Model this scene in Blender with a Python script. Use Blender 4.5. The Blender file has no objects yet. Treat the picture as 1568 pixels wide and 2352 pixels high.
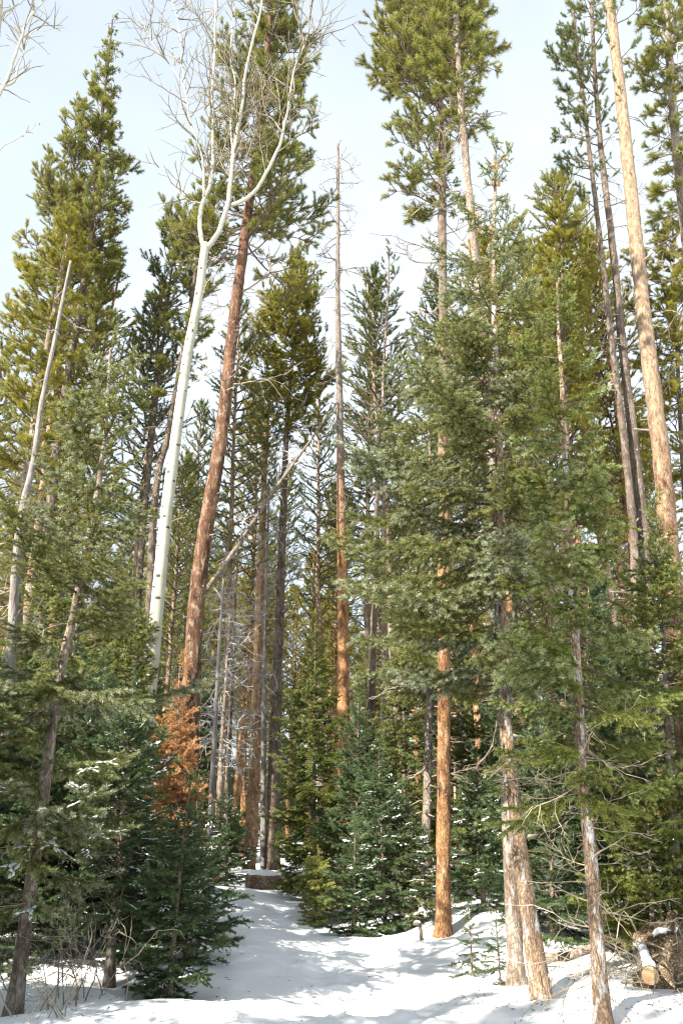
import bpy, math, random
import numpy as np
from mathutils import Vector, Matrix

rng = np.random.default_rng(11)
random.seed(11)
SC = bpy.context.scene
COL = SC.collection

# ------------------------------------------------------------------ camera
PITCH = math.radians(19.7)
EYE = 1.6
FD, CX, CY = 1881.0, 784.0, 1176.0          # focal length and centre of a 1568 x 2352 plate
cam = bpy.data.cameras.new('camera')
cam.sensor_fit = 'VERTICAL'
cam.sensor_height = 36.0
cam.lens = 36.0 * FD / 2352.0
cam.clip_start = 0.05
cam.clip_end = 2000
cam.dof.use_dof = False
camo = bpy.data.objects.new('camera', cam)
COL.objects.link(camo)
camo.location = (0, 0, EYE)
camo.rotation_euler = (math.radians(90) + PITCH, 0, 0)
SC.camera = camo

# ------------------------------------------------------------------ light
SUN_EL = math.radians(38)
SUN_AZ = math.radians(46)                    # left of straight behind the viewer
to_sun = Vector((-math.sin(SUN_AZ) * math.cos(SUN_EL), -math.cos(SUN_AZ) * math.cos(SUN_EL), math.sin(SUN_EL)))
world = bpy.data.worlds.new('World')
SC.world = world
world.use_nodes = True
nt = world.node_tree
nt.nodes.clear()
w_out = nt.nodes.new('ShaderNodeOutputWorld')
w_bg = nt.nodes.new('ShaderNodeBackground')
w_bg.inputs['Strength'].default_value = 0.064
sky = nt.nodes.new('ShaderNodeTexSky')
sky.sky_type = 'NISHITA'
sky.sun_disc = False
sky.sun_elevation = SUN_EL
sky.sun_rotation = math.atan2(to_sun.x, to_sun.y)
sky.altitude = 2500
sky.air_density = 1.0
sky.dust_density = 2.0
tc = nt.nodes.new('ShaderNodeTexCoord')
cn = nt.nodes.new('ShaderNodeTexNoise')      # thin high cloud veiling the blue
cn.inputs['Scale'].default_value = 1.6
cn.inputs['Detail'].default_value = 4.0
cr = nt.nodes.new('ShaderNodeMapRange')
cr.inputs['From Min'].default_value = 0.3
cr.inputs['From Max'].default_value = 0.7
cr.inputs['To Min'].default_value = 0.42
cr.inputs['To Max'].default_value = 0.8
mixc = nt.nodes.new('ShaderNodeMix')
mixc.data_type = 'RGBA'
mixc.inputs[7].default_value = (5.85, 6.45, 7.0, 1)
nt.links.new(tc.outputs['Generated'], cn.inputs['Vector'])
nt.links.new(cn.outputs['Fac'], cr.inputs['Value'])
nt.links.new(cr.outputs['Result'], mixc.inputs['Factor'])
nt.links.new(sky.outputs['Color'], mixc.inputs[6])
nt.links.new(mixc.outputs[2], w_bg.inputs['Color'])
nt.links.new(w_bg.outputs['Background'], w_out.inputs['Surface'])

sun = bpy.data.lights.new('sun', 'SUN')
sun.energy = 5.0
sun.angle = math.radians(0.6)
sun.color = (1.0, 0.93, 0.82)
suno = bpy.data.objects.new('sun', sun)
COL.objects.link(suno)
suno.location = to_sun * 60
suno.rotation_euler = to_sun.to_track_quat('Z', 'Y').to_euler()

SC.view_settings.view_transform = 'Standard'
SC.view_settings.look = 'None'
SC.view_settings.exposure = 1.85
SC.view_settings.gamma = 1.0
SC.view_settings.use_curve_mapping = False
SC.render.engine = 'CYCLES'
SC.cycles.use_denoising = True
SC.cycles.filter_width = 1.25
SC.cycles.use_adaptive_sampling = False
SC.cycles.sample_clamp_indirect = 3.0
SC.cycles.max_bounces = 8
SC.cycles.diffuse_bounces = 4
SC.cycles.glossy_bounces = 2
SC.cycles.transmission_bounces = 4
SC.cycles.transparent_max_bounces = 4
SC.cycles.caustics_reflective = False
SC.cycles.caustics_refractive = False

# ------------------------------------------------------------------ plate <-> place
CP, SP = math.cos(PITCH), math.sin(PITCH)


def at(x, y, Y):
    """point at ground distance Y seen at plate position x, y"""
    a, b = (x - CX) / FD, (CY - y) / FD
    dy = CP - b * SP
    dz = SP + b * CP
    return np.array([a * Y / dy, Y, EYE + dz * Y / dy])


def depth(p):
    return p[1] * CP + (p[2] - EYE) * SP


_t = np.random.default_rng(5)
_WAVES = [(_t.uniform(0.25, 1.6), _t.uniform(0, 6.283), _t.uniform(0, 6.283)) for _ in range(14)]
_DENT = []
for k in range(150):
    yy = _t.uniform(3.0, 21)
    _DENT.append((0.45 - 0.125 * (yy - 7) + _t.normal(0, 0.42), yy, _t.uniform(0.07, 0.15), _t.uniform(0.015, 0.05)))


def trail_x(y):
    return 0.45 - 0.125 * (np.minimum(y, 22) - 7)


def ground(x, y, fine=False):
    x = np.asarray(x, float)
    y = np.asarray(y, float)
    z = np.zeros(np.broadcast(x, y).shape)
    for (k, a, ph) in _WAVES:
        z = z + 0.034 / (k ** 0.7) * np.sin(k * (x * math.cos(a) + y * math.sin(a)) + ph)
    d = x - trail_x(y)
    near = np.exp(-((y - 10) / 14.0) ** 2)
    z = z - 0.13 * np.exp(-(d / 0.95) ** 2) * near
    # wind drift on the right bank and mound by the left firs
    z = z + 0.20 * np.exp(-((x - 1.9 - 0.06 * (y - 10)) / 0.9) ** 2 - ((y - 11.6) / 1.9) ** 2)
    z = z + 0.12 * np.exp(-((x - 2.6) / 0.8) ** 2 - ((y - 8.9) / 0.6) ** 2)
    z = z + 0.07 * np.exp(-((x + 1.35) / 0.75) ** 2 - ((y - 6.9) / 0.5) ** 2)
    z = z + 0.10 * np.exp(-((x + 2.1) / 0.5) ** 2 - ((y - 9.6) / 0.8) ** 2)
    if fine:
        for (dx, dy, r, h) in _DENT:
            q = ((x - dx) ** 2 + ((y - dy) * 0.75) ** 2) / (r * r)
            z = z - h * np.exp(-q) + 0.35 * h * np.exp(-((np.sqrt(q) - 1.7) ** 2) * 3)
        z = z + 0.010 * np.sin(9.1 * x + 3 * np.sin(2.3 * y)) * np.sin(7.3 * y + 2 * np.sin(3.1 * x)) * near
        z = z + 0.004 * np.sin(19 * x + 4 * np.sin(5.3 * y)) * np.sin(15 * y + 3 * np.sin(4.1 * x)) * near
    r = np.sqrt(x * x + y * y)
    z = z + 0.0006 * np.maximum(r - 30, 0) ** 1.5
    return z


_off = float(np.mean(ground(np.array([0.5, 1.0, 1.8, 0.0, -0.4]), np.array([8.0, 9.0, 8.0, 10.0, 13.0]))))
_ground = ground


def ground(x, y, fine=False):
    return _ground(x, y, fine) - _off


def base_at(x, Y):
    """ground point at distance Y under plate column x"""
    z = 0.0
    for _ in range(4):
        X = (x - CX) / FD * (Y * CP + (z - EYE) * SP)
        z = float(ground(X, Y))
    return np.array([X, Y, z])


_ground2 = ground
_WELL = [(base_at(x_, Y_)[:2], r_) for (x_, Y_, r_) in [(1245, 8.0, 0.33), (1385, 7.05, 0.28), (1187, 8.7, 0.26), (30, 7.15, 0.3), (385, 7.8, 0.35), (250, 8.3, 0.35), (885, 12.2, 0.4), (1017, 11.5, 0.36), (570, 22, 0.5), (625, 21.5, 0.5), (1085, 9.3, 0.2), (1150, 8.9, 0.2)]]


def ground(x, y, fine=False):
    z = _ground2(x, y, fine)
    for (c_, r_) in _WELL:
        q = (np.asarray(x, float) - c_[0]) ** 2 + (np.asarray(y, float) - c_[1]) ** 2
        z = z - 0.09 * np.exp(-q / (r_ * r_)) + 0.02 * np.exp(-((np.sqrt(q) / r_ - 1.7) ** 2) * 2.5)
    return z


# ------------------------------------------------------------------ mesh helpers
def mesh(name, V, T, mats, mi=None, smooth=False, attr=None):
    V = np.ascontiguousarray(V, np.float32)
    T = np.ascontiguousarray(T, np.int32)
    me = bpy.data.meshes.new(name)
    n, k = len(T), T.shape[1]
    me.vertices.add(len(V))
    me.vertices.foreach_set('co', V.ravel())
    me.loops.add(n * k)
    me.loops.foreach_set('vertex_index', T.ravel())
    me.polygons.add(n)
    me.polygons.foreach_set('loop_start', np.arange(0, n * k, k, dtype=np.int32))
    if mi is not None:
        me.polygons.foreach_set('material_index', np.ascontiguousarray(mi, np.int32))
    me.polygons.foreach_set('use_smooth', np.full(n, smooth, bool) if np.isscalar(smooth) else np.ascontiguousarray(smooth, bool))
    for m in mats:
        me.materials.append(m)
    if attr is not None:
        a = me.attributes.new('tip', 'FLOAT', 'POINT')
        a.data.foreach_set('value', np.ascontiguousarray(attr, np.float32))
    me.update(calc_edges=True)
    me.validate()
    return me


class MB:
    """collects triangles"""
    def __init__(s):
        s.V, s.T, s.M, s.A, s.S, s.n = [], [], [], [], [], 0

    def add(s, V, T, m=0, a=0.0, smooth=False):
        V = np.asarray(V, float)
        T = np.asarray(T, int)
        if len(T) == 0:
            return
        s.V.append(V)
        s.T.append(T + s.n)
        s.M.append(np.full(len(T), m))
        s.S.append(np.full(len(T), smooth))
        s.A.append(np.broadcast_to(a, (len(V),)).astype(float))
        s.n += len(V)

    def mesh(s, name, mats):
        return mesh(name, np.concatenate(s.V), np.concatenate(s.T), mats, np.concatenate(s.M),
                    np.concatenate(s.S), np.concatenate(s.A))


def tube_vt(P, R, sides=8, cap=True, rough=0.0, seed=0, flat=1.0):
    """tube along points P with radii R; returns verts, tris"""
    P = np.asarray(P, float)
    n = len(P)
    R = np.broadcast_to(np.asarray(R, float), (n,))
    Tn = np.gradient(P, axis=0)
    Tn /= np.linalg.norm(Tn, axis=1)[:, None] + 1e-12
    ref = np.array([0, 1.0, 0]) if abs(Tn[0][1]) < 0.8 else np.array([1.0, 0, 0])
    U = ref - Tn * (Tn @ ref)[:, None]
    U /= np.linalg.norm(U, axis=1)[:, None] + 1e-12
    W = np.cross(Tn, U)
    th = np.arange(sides) * 2 * math.pi / sides
    rr = np.broadcast_to(R[:, None], (n, sides)).copy()
    if rough:
        g = np.random.default_rng(seed)
        nz = g.normal(0, 1, (n, sides))
        nz = (nz + np.roll(nz, 1, 1) + np.roll(nz, -1, 1)) / 1.7
        k = np.array([0.25, 0.5, 0.25])
        nz = np.apply_along_axis(lambda c: np.convolve(c, k, 'same'), 0, nz)
        rr = rr * (1 + rough * nz)
    V = P[:, None, :] + rr[..., None] * (np.cos(th)[None, :, None] * U[:, None, :] + flat * np.sin(th)[None, :, None] * W[:, None, :])
    V = V.reshape(-1, 3)
    i = np.arange(n - 1)[:, None] * sides
    j = np.arange(sides)[None, :]
    j2 = (j + 1) % sides
    a, b, c, d = i + j, i + j2, i + sides + j2, i + sides + j
    T = np.concatenate([np.stack([a, b, c], -1).reshape(-1, 3), np.stack([a, c, d], -1).reshape(-1, 3)])
    if cap:
        V = np.concatenate([V, P[:1], P[-1:]])
        m = n * sides
        j = np.arange(sides)
        T = np.concatenate([T, np.stack([np.full(sides, m), (j + 1) % sides, j], -1),
                            np.stack([np.full(sides, m + 1), (n - 1) * sides + j, (n - 1) * sides + (j + 1) % sides], -1)])
    return V, T


def catmull(P, n):
    P = np.asarray(P, float)
    Q = np.concatenate([[2 * P[0] - P[1]], P, [2 * P[-1] - P[-2]]])
    seg = np.linalg.norm(np.diff(P, axis=0), axis=1)
    s = np.concatenate([[0], np.cumsum(seg)])
    out = []
    for u in np.linspace(0, s[-1], n):
        k = min(int(np.searchsorted(s, u, 'right')) - 1, len(P) - 2)
        t = (u - s[k]) / max(seg[k], 1e-9)
        p0, p1, p2, p3 = Q[k], Q[k + 1], Q[k + 2], Q[k + 3]
        out.append(0.5 * (2 * p1 + (p2 - p0) * t + (2 * p0 - 5 * p1 + 4 * p2 - p3) * t * t + (3 * p1 - p0 - 3 * p2 + p3) * t ** 3))
    return np.array(out)


def stems_vt(A, B, ra, rb):
    """three-sided prisms A->B"""
    A, B = np.asarray(A, float), np.asarray(B, float)
    n = len(A)
    ra = np.broadcast_to(ra, (n,))
    rb = np.broadcast_to(rb, (n,))
    D = B - A
    D = D / (np.linalg.norm(D, axis=1)[:, None] + 1e-9)
    ref = np.where(np.abs(D[:, 2:3]) < 0.9, np.array([[0, 0, 1.0]]), np.array([[1.0, 0, 0]]))
    U = np.cross(D, ref)
    U /= np.linalg.norm(U, axis=1)[:, None] + 1e-9
    W = np.cross(D, U)
    vs = []
    for base, r in ((A, ra), (B, rb)):
        for k in range(3):
            th = k * 2.0944
            vs.append(base + r[:, None] * (math.cos(th) * U + math.sin(th) * W))
    V = np.stack(vs, 1).reshape(-1, 3)
    o = np.arange(n)[:, None] * 6
    tri = []
    for k in range(3):
        k2 = (k + 1) % 3
        tri += [[k, k2, 3 + k2], [k, 3 + k2, 3 + k]]
    T = (o[:, :, None] + np.array(tri)[None]).reshape(-1, 3)
    return V, T


def needles_vt(A, B, per_m, length, width, ang, tip, g, up=0.0):
    """needles along segments A->B; returns verts, tris, tip attribute"""
    A, B = np.asarray(A, float), np.asarray(B, float)
    L = np.linalg.norm(B - A, axis=1)
    cnt = np.maximum(1, np.round(L * per_m + g.uniform(-0.5, 0.5, len(L)))).astype(int)
    idx = np.repeat(np.arange(len(A)), cnt)
    n = len(idx)
    t = g.uniform(0, 1, n)
    D = (B - A) / (L[:, None] + 1e-9)
    D = D[idx]
    P = A[idx] + (B - A)[idx] * t[:, None]
    ref = np.where(np.abs(D[:, 2:3]) < 0.9, np.array([[0, 0, 1.0]]), np.array([[1.0, 0, 0]]))
    U = np.cross(D, ref)
    U /= np.linalg.norm(U, axis=1)[:, None] + 1e-9
    W = np.cross(U, D)
    ph = g.uniform(0, 6.2832, n)
    rad = np.cos(ph)[:, None] * U + np.sin(ph)[:, None] * W
    rad[:, 2] += up
    a = g.normal(ang, 0.16, n)
    N = np.cos(a)[:, None] * D + np.sin(a)[:, None] * rad
    N /= np.linalg.norm(N, axis=1)[:, None] + 1e-9
    S = np.cross(N, g.normal(0, 1, (n, 3)))
    S /= np.linalg.norm(S, axis=1)[:, None] + 1e-9
    l = length * g.uniform(0.75, 1.15, n)
    w = width * g.uniform(0.8, 1.2, n)
    b0 = P + S * (w / 2)[:, None]
    b1 = P - S * (w / 2)[:, None]
    e = P + N * l[:, None]
    V = np.stack([b0, b1, e], 1).reshape(-1, 3)
    T = np.arange(3 * n).reshape(-1, 3)
    tp = np.clip(np.asarray(tip)[idx] + g.normal(0, 0.12, n), 0, 1)
    return V, T, np.repeat(tp, 3)


def rot_about(v, axis, a):
    axis = axis / (np.linalg.norm(axis) + 1e-9)
    return v * math.cos(a) + np.cross(axis, v) * math.sin(a) + axis * (axis @ v) * (1 - math.cos(a))


# ------------------------------------------------------------------ materials
def new_mat(name):
    m = bpy.data.materials.new(name)
    m.use_nodes = True
    t = m.node_tree
    t.nodes.clear()
    o = t.nodes.new('ShaderNodeOutputMaterial')
    return m, t, o


def nd(t, typ, **kw):
    n = t.nodes.new(typ)
    for k, v in kw.items():
        if hasattr(n, k):
            setattr(n, k, v)
        else:
            n.inputs[k].default_value = v
    return n


def mixrgb(t, fac, a, b):
    n = t.nodes.new('ShaderNodeMix')
    n.data_type = 'RGBA'
    for sock, v in ((n.inputs['Factor'], fac), (n.inputs[6], a), (n.inputs[7], b)):
        if isinstance(v, bpy.types.NodeSocket):
            t.links.new(v, sock)
        elif isinstance(v, tuple):
            sock.default_value = (*v, 1)
        else:
            sock.default_value = v
    return n.outputs[2]


def ramp(t, src, a, b, lo=0.0, hi=1.0):
    n = t.nodes.new('ShaderNodeMapRange')
    n.inputs['From Min'].default_value = a
    n.inputs['From Max'].default_value = b
    n.inputs['To Min'].default_value = lo
    n.inputs['To Max'].default_value = hi
    t.links.new(src, n.inputs['Value'])
    return n.outputs['Result']


def coords(t, scale=(1, 1, 1)):
    c = t.nodes.new('ShaderNodeTexCoord')
    m = t.nodes.new('ShaderNodeMapping')
    m.inputs['Scale'].default_value = scale
    t.links.new(c.outputs['Object'], m.inputs['Vector'])
    return m.outputs['Vector']


def noise(t, vec, scale, detail=3.0, rough=0.55, dist=0.0):
    n = t.nodes.new('ShaderNodeTexNoise')
    n.inputs['Scale'].default_value = scale
    n.inputs['Detail'].default_value = detail
    n.inputs['Roughness'].default_value = rough
    n.inputs['Distortion'].default_value = dist
    t.links.new(vec, n.inputs['Vector'])
    return n.outputs['Fac']


def needle_mat(name, old, young, trans=0.28, vary=0.25, warm=(0.10, 0.09, 0.02), pale=None):
    m, t, o = new_mat(name)
    at_ = nd(t, 'ShaderNodeAttribute', attribute_name='tip')
    oi = t.nodes.new('ShaderNodeObjectInfo')
    if pale:
        # some boughs carry bluish, waxy new growth
        pr = nd(t, 'ShaderNodeMath', operation='FRACT')
        pm = nd(t, 'ShaderNodeMath', operation='MULTIPLY')
        t.links.new(oi.outputs['Random'], pm.inputs[0])
        pm.inputs[1].default_value = 7.31
        t.links.new(pm.outputs[0], pr.inputs[0])
        young = mixrgb(t, ramp(t, pr.outputs[0], 0.45, 0.85), young, pale)
    c = mixrgb(t, at_.outputs['Fac'], old, young)
    c = mixrgb(t, ramp(t, oi.outputs['Random'], 0, 1, 0, vary), c, warm)
    d = nd(t, 'ShaderNodeBsdfPrincipled', Roughness=0.55)
    d.inputs['Specular IOR Level'].default_value = 0.35
    tr = t.nodes.new('ShaderNodeBsdfTranslucent')
    t.links.new(c, d.inputs['Base Color'])
    t.links.new(c, tr.inputs['Color'])
    mx = nd(t, 'ShaderNodeMixShader')
    mx.inputs['Fac'].default_value = trans
    t.links.new(d.outputs[0], mx.inputs[1])
    t.links.new(tr.outputs[0], mx.inputs[2])
    t.links.new(mx.outputs[0], o.inputs['Surface'])
    return m


def bark_mat(name, dark, mid, light, scale=1.0, lichen=None, lichen_amt=0.35, stretch=0.35, bump=0.6, upper=None):
    m, t, o = new_mat(name)
    v = coords(t, (scale, scale, scale * stretch))
    oi = t.nodes.new('ShaderNodeObjectInfo')
    ad = nd(t, 'ShaderNodeVectorMath', operation='ADD')
    ml = nd(t, 'ShaderNodeVectorMath', operation='SCALE')
    ml.inputs[0].default_value = (31, 17, 23)
    t.links.new(oi.outputs['Random'], ml.inputs['Scale'])
    t.links.new(v, ad.inputs[0])
    t.links.new(ml.outputs[0], ad.inputs[1])
    v = ad.outputs[0]
    n1 = noise(t, v, 26, 4, 0.65, 0.6)
    wob = t.nodes.new('ShaderNodeTexNoise')
    wob.inputs['Scale'].default_value = 16
    wob.inputs['Detail'].default_value = 4
    t.links.new(v, wob.inputs['Vector'])
    ws = nd(t, 'ShaderNodeVectorMath', operation='SCALE')
    ws.inputs['Scale'].default_value = 0.075
    t.links.new(wob.outputs['Color'], ws.inputs[0])
    wa = nd(t, 'ShaderNodeVectorMath', operation='ADD')
    t.links.new(v, wa.inputs[0])
    t.links.new(ws.outputs[0], wa.inputs[1])
    vo = t.nodes.new('ShaderNodeTexVoronoi')
    vo.feature = 'DISTANCE_TO_EDGE'
    vo.inputs['Scale'].default_value = 44
    t.links.new(wa.outputs[0], vo.inputs['Vector'])
    crack = ramp(t, vo.outputs['Distance'], 0.0, 0.16)
    n2 = noise(t, v, 5, 3, 0.6)
    c = mixrgb(t, ramp(t, n1, 0.36, 0.62), dark, mid)
    c = mixrgb(t, ramp(t, n2, 0.42, 0.66, 0, 0.85), c, light)
    c = mixrgb(t, ramp(t, vo.outputs['Distance'], 0.0, 0.16, 0.7, 0.0), c, dark)
    if lichen:
        n3 = noise(t, v, 15, 5, 0.75)
        c = mixrgb(t, ramp(t, n3, 0.52, 0.62, 0, lichen_amt), c, lichen)
    if upper:
        # bark of another age above; on flaky_bark, sunlight painted in: (from z, to z, colour)
        tcu = t.nodes.new('ShaderNodeTexCoord')
        sx = t.nodes.new('ShaderNodeSeparateXYZ')
        t.links.new(tcu.outputs['Object'], sx.inputs[0])
        zz = nd(t, 'ShaderNodeMath', operation='MULTIPLY_ADD')
        t.links.new(n2, zz.inputs[0])
        zz.inputs[1].default_value = 4.0
        t.links.new(sx.outputs['Z'], zz.inputs[2])
        cu = mixrgb(t, ramp(t, n1, 0.36, 0.62), tuple(0.4 * q for q in upper[2]), upper[2])
        c = mixrgb(t, ramp(t, zz.outputs[0], upper[0] + 2, upper[1] + 2), c, cu)
    b = nd(t, 'ShaderNodeBump')
    b.inputs['Strength'].default_value = bump
    b.inputs['Distance'].default_value = 0.012
    h = nd(t, 'ShaderNodeMath', operation='ADD')
    t.links.new(crack, h.inputs[0])
    t.links.new(n1, h.inputs[1])
    t.links.new(h.outputs[0], b.inputs['Height'])
    d = nd(t, 'ShaderNodeBsdfPrincipled', Roughness=0.85)
    d.inputs['Specular IOR Level'].default_value = 0.2
    t.links.new(c, d.inputs['Base Color'])
    t.links.new(b.outputs[0], d.inputs['Normal'])
    t.links.new(d.outputs[0], o.inputs['Surface'])
    return m


def plain_mat(name, col, col2=None, scale=20, rough=0.8):
    m, t, o = new_mat(name)
    d = nd(t, 'ShaderNodeBsdfPrincipled', Roughness=rough)
    d.inputs['Specular IOR Level'].default_value = 0.2
    n = noise(t, coords(t), scale, 3)
    t.links.new(mixrgb(t, ramp(t, n, 0.35, 0.65), col, col2 or tuple(0.7 * x for x in col)), d.inputs['Base Color'])
    t.links.new(d.outputs[0], o.inputs['Surface'])
    return m


M = {}
M['spruce'] = needle_mat('spruce_needles', (0.100, 0.122, 0.028), (0.30, 0.325, 0.135), 0.38, 0.4, (0.20, 0.185, 0.03), (0.44, 0.49, 0.37))
M['green_spruce'] = needle_mat('green_spruce_needles', (0.072, 0.108, 0.018), (0.27, 0.31, 0.075), 0.38, 0.4, (0.19, 0.18, 0.02), (0.36, 0.41, 0.20))
M['fir'] = needle_mat('fir_needles', (0.042, 0.080, 0.032), (0.15, 0.215, 0.10), 0.3, 0.35, (0.11, 0.14, 0.03))
M['lime_fir'] = needle_mat('pale_sapling_needles', (0.22, 0.25, 0.05), (0.46, 0.47, 0.17), 0.42, 0.2, (0.28, 0.27, 0.04))
M['pine'] = needle_mat('pine_needles', (0.095, 0.115, 0.024), (0.29, 0.295, 0.07), 0.38, 0.4, (0.23, 0.195, 0.025))
M['dark_pine'] = needle_mat('dark_pine_needles', (0.072, 0.098, 0.034), (0.19, 0.215, 0.075), 0.33, 0.35, (0.16, 0.15, 0.024))
M['gold_pine'] = needle_mat('yellowish_pine_needles', (0.14, 0.14, 0.020), (0.35, 0.325, 0.048), 0.38, 0.35, (0.28, 0.22, 0.018))
M['rust'] = needle_mat('dead_rust_needles', (0.46, 0.22, 0.075), (0.66, 0.40, 0.19), 0.35, 0.4, (0.42, 0.26, 0.14))
M['twig'] = plain_mat('twig_wood', (0.13, 0.095, 0.065), (0.07, 0.05, 0.035), 30)
M['dead'] = plain_mat('dead_twig_wood', (0.30, 0.255, 0.205), (0.15, 0.12, 0.09), 14)
M['pale_dead'] = plain_mat('bleached_twig_wood', (0.40, 0.34, 0.25), (0.22, 0.18, 0.125), 12)
M['grey_dead'] = plain_mat('grey_twig_wood', (0.34, 0.33, 0.31), (0.20, 0.19, 0.18), 14)
M['pine_bark'] = bark_mat('orange_pine_bark', (0.055, 0.026, 0.014), (0.30, 0.135, 0.048), (0.48, 0.265, 0.12), 1.0, (0.60, 0.46, 0.31), 0.75)
M['snag_pine_bark'] = bark_mat('orange_bark_greying_above', (0.055, 0.026, 0.014), (0.34, 0.145, 0.045), (0.46, 0.235, 0.10), 1.0, (0.55, 0.40, 0.26), 0.5, upper=(7.0, 10.5, (0.24, 0.20, 0.165)))
M['tan_bark'] = bark_mat('orange_bark_brown_above', (0.045, 0.023, 0.013), (0.255, 0.118, 0.045), (0.37, 0.205, 0.095), 1.0, (0.48, 0.35, 0.22), 0.55, upper=(5.0, 8.0, (0.19, 0.145, 0.11)))
M['flaky_bark'] = bark_mat('flaky_bark_sunlit_above', (0.055, 0.030, 0.018), (0.22, 0.125, 0.070), (0.36, 0.22, 0.12), 1.0, (0.42, 0.34, 0.26), 0.5, upper=(5.5, 7.5, (0.33, 0.235, 0.155)))  # paler upper part has the sun on the high trunk painted in
M['red_bark'] = bark_mat('red_brown_pine_bark', (0.038, 0.020, 0.013), (0.150, 0.072, 0.038), (0.24, 0.13, 0.072), 1.0, (0.40, 0.32, 0.25), 0.55, upper=(9.5, 13, (0.18, 0.095, 0.058)))
M['golden_bark'] = bark_mat('golden_tan_pine_bark', (0.11, 0.058, 0.03), (0.42, 0.25, 0.125), (0.54, 0.36, 0.21), 1.0, (0.60, 0.48, 0.35), 0.6)
M['dark_bark'] = bark_mat('dark_pine_bark', (0.045, 0.033, 0.025), (0.135, 0.098, 0.070), (0.22, 0.17, 0.13), 1.0, (0.29, 0.27, 0.235), 0.5)
M['grey_bark'] = bark_mat('grey_brown_bark', (0.075, 0.054, 0.040), (0.22, 0.165, 0.12), (0.34, 0.285, 0.225), 1.0, (0.40, 0.39, 0.36), 0.6)
M['spruce_bark'] = bark_mat('scaly_spruce_bark', (0.065, 0.042, 0.030), (0.25, 0.175, 0.115), (0.40, 0.275, 0.175), 0.9, (0.46, 0.48, 0.48), 0.85)
M['snag_bark'] = bark_mat('bleached_snag_wood', (0.12, 0.105, 0.095), (0.28, 0.255, 0.235), (0.37, 0.345, 0.325), 0.8, (0.27, 0.24, 0.21), 0.5, 0.12, 0.4)
M['far_bark'] = bark_mat('distant_trunk_bark', (0.09, 0.06, 0.04), (0.28, 0.18, 0.11), (0.40, 0.29, 0.20), 0.5, (0.33, 0.32, 0.30), 0.5)


def aspen_mat():
    m, t, o = new_mat('white_aspen_bark')
    v = coords(t)
    vz = coords(t, (5, 5, 75))
    n1 = noise(t, v, 3.0, 3)
    n2 = noise(t, vz, 1.0, 2, 0.5)
    n3 = noise(t, v, 2.2, 2)
    lent = nd(t, 'ShaderNodeMath', operation='MULTIPLY')
    t.links.new(ramp(t, n2, 0.66, 0.72), lent.inputs[0])
    t.links.new(ramp(t, n3, 0.5, 0.6), lent.inputs[1])
    c = mixrgb(t, ramp(t, n1, 0.35, 0.65), (0.32, 0.31, 0.245), (0.40, 0.39, 0.32))
    c = mixrgb(t, ramp(t, noise(t, v, 9, 4, 0.7), 0.55, 0.7, 0, 0.35), c, (0.27, 0.28, 0.21))
    c = mixrgb(t, lent.outputs[0], c, (0.16, 0.14, 0.11))
    d = nd(t, 'ShaderNodeBsdfPrincipled', Roughness=0.6)
    d.inputs['Specular IOR Level'].default_value = 0.3
    b = nd(t, 'ShaderNodeBump')
    b.inputs['Strength'].default_value = 0.25
    b.inputs['Distance'].default_value = 0.01
    t.links.new(n2, b.inputs['Height'])
    t.links.new(b.outputs[0], d.inputs['Normal'])
    t.links.new(c, d.inputs['Base Color'])
    t.links.new(d.outputs[0], o.inputs['Surface'])
    return m


M['aspen'] = aspen_mat()
M['aspen_twig'] = plain_mat('aspen_twig', (0.24, 0.21, 0.15), (0.11, 0.093, 0.066), 8)
M['scar'] = plain_mat('aspen_scar', (0.05, 0.042, 0.035), (0.09, 0.075, 0.06), 40)


def snow_mat(name, fine=True):
    m, t, o = new_mat(name)
    v = coords(t)
    d = nd(t, 'ShaderNodeBsdfPrincipled', Roughness=0.65)
    d.inputs['Specular IOR Level'].default_value = 0.25
    n = noise(t, v, 1.3, 4)
    t.links.new(mixrgb(t, n, (0.86, 0.885, 0.91), (0.93, 0.93, 0.93)), d.inputs['Base Color'])
    if fine:
        # bits of bark and needles lying on the snow
        n5 = noise(t, v, 46, 2, 0.5)
        n6 = noise(t, v, 0.9, 3)
        mm = nd(t, 'ShaderNodeMath', operation='MULTIPLY')
        t.links.new(ramp(t, n5, 0.735, 0.765), mm.inputs[0])
        t.links.new(ramp(t, n6, 0.45, 0.65), mm.inputs[1])
        c0 = d.inputs['Base Color'].links[0].from_socket
        t.links.new(mixrgb(t, mm.outputs[0], c0, (0.30, 0.24, 0.17)), d.inputs['Base Color'])
        b = nd(t, 'ShaderNodeBump')
        b.inputs['Strength'].default_value = 0.6
        b.inputs['Distance'].default_value = 0.04
        ad = nd(t, 'ShaderNodeMath', operation='ADD')
        t.links.new(noise(t, v, 5, 5, 0.6), ad.inputs[0])
        t.links.new(ramp(t, noise(t, v, 60, 2), 0, 1, 0, 0.12), ad.inputs[1])
        t.links.new(ad.outputs[0], b.inputs['Height'])
        t.links.new(b.outputs[0], d.inputs['Normal'])
    t.links.new(d.outputs[0], o.inputs['Surface'])
    return m


M['snow'] = snow_mat('snow_cover')
M['snow_bit'] = snow_mat('snow_clump', False)


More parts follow.
